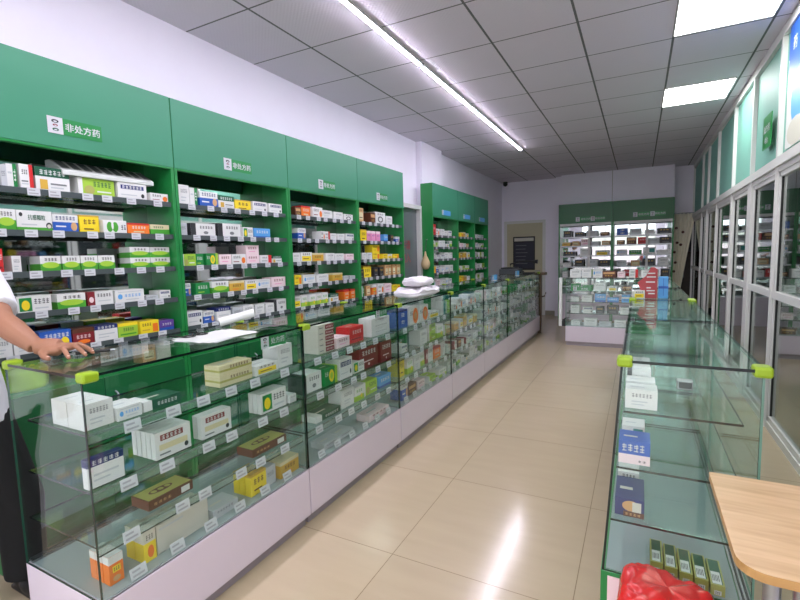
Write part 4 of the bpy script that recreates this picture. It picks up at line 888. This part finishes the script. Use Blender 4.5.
# ------------------------------------------------------------------ things on the left counters
TOP = 1.0505
def towel(loc, w, d, h, folds, seed):
    """a soft folded bundle: rounded block with creases running round it"""
    rnd = random.Random(seed); b = MB(loc); nu, nv = 48, 24; vs = []
    ph = [rnd.uniform(0, 6) for _ in range(6)]
    for j in range(nv+1):
        t_ = math.pi*j/nv
        for i in range(nu):
            q = 2*math.pi*i/nu; ex = lambda c, p: math.copysign(abs(c)**p, c)
            st, ct = ex(math.sin(t_), .45), ex(math.cos(t_), .7)
            r = 1+.05*math.sin(2*q+ph[0])+.04*math.sin(3*q+ph[1]+2*ct)-.05*abs(math.sin(folds*math.pi*(ct+1)/2))**8
            z = h*(.5+.5*ct)*(1+.14*math.sin(2.2*q+ph[2])*st+.10*math.sin(5*q+ph[3]+3*st)*st)
            px_, py_ = w/2*st*r*ex(math.cos(q), .7), d/2*st*r*ex(math.sin(q), .7)
            nn = mnoise.noise(Vector((px_*14+seed, py_*10, z*30))); n2 = 1-abs(mnoise.noise(Vector((px_*8, py_*16+seed, z*40))))*2.4
            vs.append((loc[0]+px_*(1+.07*nn), loc[1]+py_*(1+.07*nn), loc[2]+max(.0006, z*(1+.16*nn)+.012*(n2-.6)*(z > .25*h))))
    b.add(vs, [(j*nu+i, (j+1)*nu+i, (j+1)*nu+(i+1) % nu, j*nu+(i+1) % nu) for j in range(nv) for i in range(nu)], 'cloth', True); return b
o = towel((-1.63, 3.42, TOP), .27, .52, .075, 3, 2).build('towel', None, subdiv=1); tag(o, 'folded white towel lying flat on top of the third left counter', 'towel')
o = towel((-1.63, 3.45, TOP+.086), .22, .36, .07, 2, 5).build('towel', None, subdiv=1); tag(o, 'crumpled white towel lying on the folded towel', 'towel')
t = thing('paper_stack', 'white printed sheets lying on top of the nearest left counter', 'paper', (-1.68, 1.42, TOP)); og = t.location
for k, a in enumerate((.25, .1, -.12)):
    p = MB(); p.box(-.105, -.148, k*.0015+.0003, .105, .148, k*.0015+.0012, 'c_white' if k else 'c_lgrey')
    o = p.build('sheet', t); o.rotation_euler = (0, 0, a)
t = thing('spectacles', 'dark framed spectacles lying on the white sheets', 'spectacles', (-1.74, 1.36, TOP+.0045)); og = t.location
for s in (-1, 1):
    p = MB(og); p.tube([(-1.74+.022*math.cos(i*math.pi/6), 1.36+s*.032+.026*math.sin(i*math.pi/6), TOP+.012) for i in range(13)], .003, 'black', 6); p.build('rim', t)
    p = MB(og); p.tube([(-1.745, 1.36+s*.058, TOP+.012), (-1.85, 1.36+s*.05, TOP+.0085)], .003, 'black', 6); p.build('temple', t)
t = thing('paper_roll', 'white paper roll lying on the counter near the spectacles', 'roll', (-1.86, 1.70, TOP)); og = t.location
p = MB(og); p.tube([(-1.90, 1.63, TOP+.023), (-1.80, 1.77, TOP+.06)], .022, 'c_white', 14); p.build('roll', t)
p = MB(og); p.tube([(-1.9005, 1.6293, TOP+.0228), (-1.8995, 1.6307, TOP+.0232)], .010, 'c_dark', 10); p.build('core', t)
t = thing('pen', 'black pen with a silver tip beside the resting hand', 'pen', (-1.80, .99, TOP)); og = t.location
a, d = Vector((-1.86, .93, TOP+.0065)), Vector((.10, .16, 0)).normalized()
p = MB(og); p.tube([a, a+d*.11], .006, 'black', 10); p.build('barrel', t)
p = MB(og); p.tube([a-d*.022, a], [.0015, .0055], 'metal', 10); p.build('tip', t)
p = MB(og); p.tube([a+d*.11, a+d*.125], .0045, 'metal', 10); p.build('button', t)
# plastic bag hanging behind the counter end, seen through the glass
t = thing('shopping_bag', 'translucent green plastic bag behind the nearest left counter', 'bag', (-2.16, .98, .62)); og = t.location
M['greenbag'] = mat('green_plastic_film', srgb(150, 196, 40), .3)
p = MB(og); vs, fs = [], []
for j in range(13):
    v = j/12
    for i in range(24):
        q = 2*math.pi*i/24; r = 1+.06*math.sin(4*q+5*v)+.03*math.sin(9*q)
        s = .25+.75*math.sin(math.pi*(.12+.76*(1-v)))if v > .5 else .95
        vs.append((-2.12+.07*s*r*math.cos(q), 1.0+.12*s*r*math.sin(q), .805+.20*v))
fs = [(j*24+i, j*24+(i+1) % 24, (j+1)*24+(i+1) % 24, (j+1)*24+i) for j in range(12) for i in range(24)]
vs2 = [(x, y, z) for x, y, z in vs]
t.location = (-2.62, 1.05, .8005)
vs = [(-2.60+.95*(x+2.12)*.8, 1.06+.9*(y-1.0), .8008+(z-.805)*.72) for x, y, z in vs]
p = MB(t.location); p.add(vs, fs+[tuple(range(24))[::-1], tuple(range(288, 312))], 'greenbag', True); p.build('bag_body', t)
p = MB(t.location); p.tube([(-2.60, 1.00, .93), (-2.575, 1.02, .958), (-2.575, 1.09, .958), (-2.60, 1.12, .93)], .006, 'greenbag', 8); p.build('handle', t)

# ------------------------------------------------------------------ the person standing behind the nearest counter, one hand on its top
PX0, PY0 = -2.33, .70
t = thing('person', 'person in white short-sleeved shirt and black trousers, one hand resting on the glass counter', 'person', (PX0, PY0, 0)); og = t.location
def rings(b, rs, m, n=20, cap=True):
    """rs: (centre x, y, z, half-depth x, half-width y)"""
    vs, fs = [], []
    for cx, cy, cz, rx, ry in rs:
        for k in range(n):
            q = 2*math.pi*k/n; vs.append((cx+rx*math.cos(q), cy+ry*math.sin(q), cz))
    for i in range(len(rs)-1):
        for k in range(n): fs.append((i*n+k, i*n+(k+1) % n, (i+1)*n+(k+1) % n, (i+1)*n+k))
    b.add(vs, fs+[tuple(range(n))[::-1], tuple(range((len(rs)-1)*n, len(rs)*n))], m, True); return b
def flesh(b, name, parent, vox, it=4):
    o = b.build(name, parent)
    r = o.modifiers.new('merge', 'REMESH'); r.mode = 'VOXEL'; r.voxel_size = vox; r.use_smooth_shade = True
    s = o.modifiers.new('smooth', 'SMOOTH'); s.factor = .5; s.iterations = it
    return o
SH_L, EL_L, WR_L = (-2.31, .84, 1.345), (-2.07, .81, 1.19), (-1.925, .868, 1.097)
SH_R, EL_R, WR_R = (-2.34, .49, 1.345), (-2.36, .445, 1.08), (-2.27, .455, .86)
LEGS = ((-2.30, .885), (-2.34, .625))
HS = Vector((-.012, -.028, -.001))
EL_L = (EL_L[0]-.004, EL_L[1]-.012, EL_L[2]); WR_L = tuple(Vector(WR_L)+HS)
sh = lambda x, y, z: (x+HS.x, y+HS.y, z+HS.z)
b = MB(og)
b.tube([SH_L, tuple((Vector(SH_L)+Vector(EL_L))/2), EL_L, tuple((Vector(EL_L)*.6+Vector(WR_L)*.4)), WR_L], [.056, .050, .043, .043, .029], 'skin', 14)
b.ball(EL_L, .043, 'skin')
PALM = sh(-1.868, .918, 1.088)
b.tube([WR_L, tuple((Vector(WR_L)+Vector(PALM))/2), PALM], [.029, .033, .033], 'skin', 12)
b.ball(sh(-1.878, .905, 1.088), .044, 'skin', sc=(1, 1, .42)); b.ball(sh(-1.855, .930, 1.088), .040, 'skin', sc=(1, 1, .40)); b.ball(sh(-1.862, .895, 1.083), .034, 'skin', sc=(1, 1, .5))
FING = [[(-1.835, .903, 1.088), (-1.800, .897, 1.092), (-1.768, .889, 1.074), (-1.748, .882, 1.060)],
        [(-1.838, .928, 1.090), (-1.798, .937, 1.096), (-1.766, .942, 1.078), (-1.746, .944, 1.060)],
        [(-1.848, .947, 1.089), (-1.814, .965, 1.094), (-1.788, .978, 1.078), (-1.770, .986, 1.060)],
        [(-1.864, .958, 1.086), (-1.842, .980, 1.089), (-1.824, .996, 1.075), (-1.812, 1.006, 1.060)],
        [(-1.890, .880, 1.083), (-1.858, .853, 1.074), (-1.828, .842, 1.065), (-1.803, .840, 1.061)]]
FING = [[sh(f[0][0]-.008, f[0][1], f[0][2])]+[sh(f[0][0]-.008+(a-f[0][0])*.80, f[0][1]+(c-f[0][1])*.80+.004*n_, d) for n_, (a, c, d) in enumerate(f[1:], 1)] for f in FING]
for k, f in enumerate(FING):
    r = [.0105, .0098, .0088, .0075] if k < 3 else ([.0092, .0084, .0076, .0066] if k == 3 else [.016, .0125, .0108, .009])
    b.tube(f, r, 'skin', 10)
    for q, rr in zip(f, r): b.ball(q, rr*1.02, 'skin', 10, 8)
# the other arm hangs
b.tube([SH_R, tuple((Vector(SH_R)+Vector(EL_R))/2), EL_R, tuple((Vector(EL_R)*.6+Vector(WR_R)*.4)), WR_R], [.056, .050, .042, .041, .028], 'skin', 14)
b.ball((-2.245, .46, .81), .042, 'skin', sc=(.5, .75, 1.05)); b.tube([WR_R, (-2.25, .459, .82)], [.028, .03], 'skin', 12)
for k in range(4):
    yy = .43+.019*k; L = (.045, .06, .066, .058)[k]
    b.tube([(-2.232, yy+.003, .785), (-2.222, yy, .785-L*.55), (-2.232, yy, .785-L*1.15)], [.0098, .0088, .0072], 'skin', 8)
b.tube([(-2.245, .49, .84), (-2.215, .507, .80), (-2.21, .505, .765)], [.014, .0115, .009], 'skin', 8)
rings(b, [(PX0, PY0, .80, .105, .155), (PX0, PY0, 1.0, .10, .14), (PX0, PY0, 1.2, .112, .165), (PX0-.005, PY0, 1.34, .09, .17), (PX0-.005, PY0, 1.40, .06, .09), (PX0+.005, PY0, 1.43, .052, .055), (PX0+.02, PY0, 1.50, .05, .052)], 'skin')
HX, HZ = PX0+.035, 1.585
b.ball((HX, PY0, HZ), .105, 'skin', 20, 16, (.95, .76, 1.15)); b.ball((HX+.035, PY0, HZ-.07), .058, 'skin', 16, 10, (1, .92, .9))
b.tube([(HX+.092, PY0, HZ+.01), (HX+.112, PY0, HZ-.026)], [.010, .017], 'skin', 10)
for s in (-1, 1):
    b.ball((HX-.005, PY0+s*.08, HZ-.01), .03, 'skin', 10, 8, (.6, .35, 1)); b.ball((HX+.085, PY0+s*.035, HZ+.03), .02, 'skin', 10, 8, (.6, 1.2, .4))
for x, y in LEGS: b.tube([(PX0, PY0+(.09 if y > PY0 else -.09), .82), ((x+PX0)/2, y*.7+PY0*.3, .62), (x, y, .44), (x-.01, y, .28), (x-.01, y, .07)], [.085, .072, .054, .052, .036], 'skin', 14)
body = flesh(b, 'body', t, .0042, 5)
for f in FING:
    b = MB(og); tip = Vector(f[-1]); d = (tip-Vector(f[-2])).normalized(); c = tip-d*.002+Vector((0, 0, .0068))
    b.ball(c, .0052, 'nail', 10, 6, (1.1, 1, .35)); b.build('finger_nail', t)
b = MB(og)
for s in (-1, 1): b.ball((HX+.086, PY0+s*.034, HZ+.012), .0125, 'eye', 12, 8, (.6, 1.1, .7))
e = b.build('eyes', t)
b = MB(og)
for s in (-1, 1): b.ball((HX+.0925, PY0+s*.034, HZ+.012), .0058, 'black', 10, 8, (.4, 1, 1))
b.build('pupils', e)
b = MB(og); b.ball((HX+.084, PY0, HZ-.062), .024, 'lip', 12, 8, (.45, 1, .32)); b.build('mouth', t)
b = MB(og); b.ball((HX-.014, PY0, HZ+.022), .108, 'hair', 20, 14, (.98, .82, 1.12)); b.ball((HX-.045, PY0, HZ-.03), .08, 'hair', 16, 10, (.8, .95, 1)); flesh(b, 'hair', t, .006)
b = MB(og)
rings(b, [(PX0, PY0+.01, .775, .135, .185), (PX0, PY0+.01, .90, .128, .175), (PX0, PY0, 1.05, .118, .162), (PX0, PY0, 1.22, .128, .180), (PX0-.005, PY0, 1.34, .108, .190), (PX0-.005, PY0, 1.405, .070, .10), (PX0, PY0, 1.43, .062, .07)], 'shirt', 28)
for S, E, q in ((SH_L, EL_L, .80), (SH_R, EL_R, .72)):
    S, E = Vector(S), Vector(E); b.tube([tuple(S+(Vector((PX0, PY0, 1.33))-S)*.3), tuple(S), tuple(S+(E-S)*q*.5), tuple(S+(E-S)*q)], [.07, .074, .072, .068], 'shirt', 18)
flesh(b, 't_shirt', t, .007, 4)
b = MB(og)
rings(b, [(PX0, PY0, .74, .125, .175), (PX0, PY0, .85, .118, .165), (PX0, PY0, .90, .112, .158)], 'trouser', 24)
for x, y in LEGS: b.tube([(PX0, PY0+(.085 if y > PY0 else -.085), .80), ((x+PX0)/2, y*.75+PY0*.25, .58), (x, y, .40), (x-.01, y, .24), (x-.012, y, .075)], [.108, .097, .085, .080, .076], 'trouser', 18)
flesh(b, 'trousers', t, .008, 5)
for x, y in LEGS:
    b = MB(og); b.ball((x+.05, y, .045), .055, 'shoe', 16, 10, (1.75, .82, .8)); b.ball((x-.03, y, .055), .055, 'shoe', 16, 10, (.95, .75, .98))
    b.box(x-.08, y-.036, .0006, x+.125, y+.036, .022, 'shoe'); flesh(b, 'shoe', t, .006)

# ------------------------------------------------------------------ boxes that show smallest: one far-off mass
def shown(o):
    d = (o.location-CAM).length; return o.scale.x*o.scale.z/d**2*(.35 if '-row' in o['label'] else 1)
BOXES.sort(key=shown, reverse=True)
mass = MB()
for o in BOXES[299:]:
    me = o.data; mw = Matrix.LocRotScale(o.location, o.rotation_euler, o.scale)
    co = [mw @ v.co for v in me.vertices]
    for i, m in enumerate(me.materials):
        mass.add(co, [tuple(p.vertices) for p in me.polygons if p.material_index == i], m)
    bpy.data.objects.remove(o)
tag(mass.build('small_goods'), 'small far-off medicine boxes filling the far shelves, counters and mirrored cabinets', 'goods', None, 'stuff')
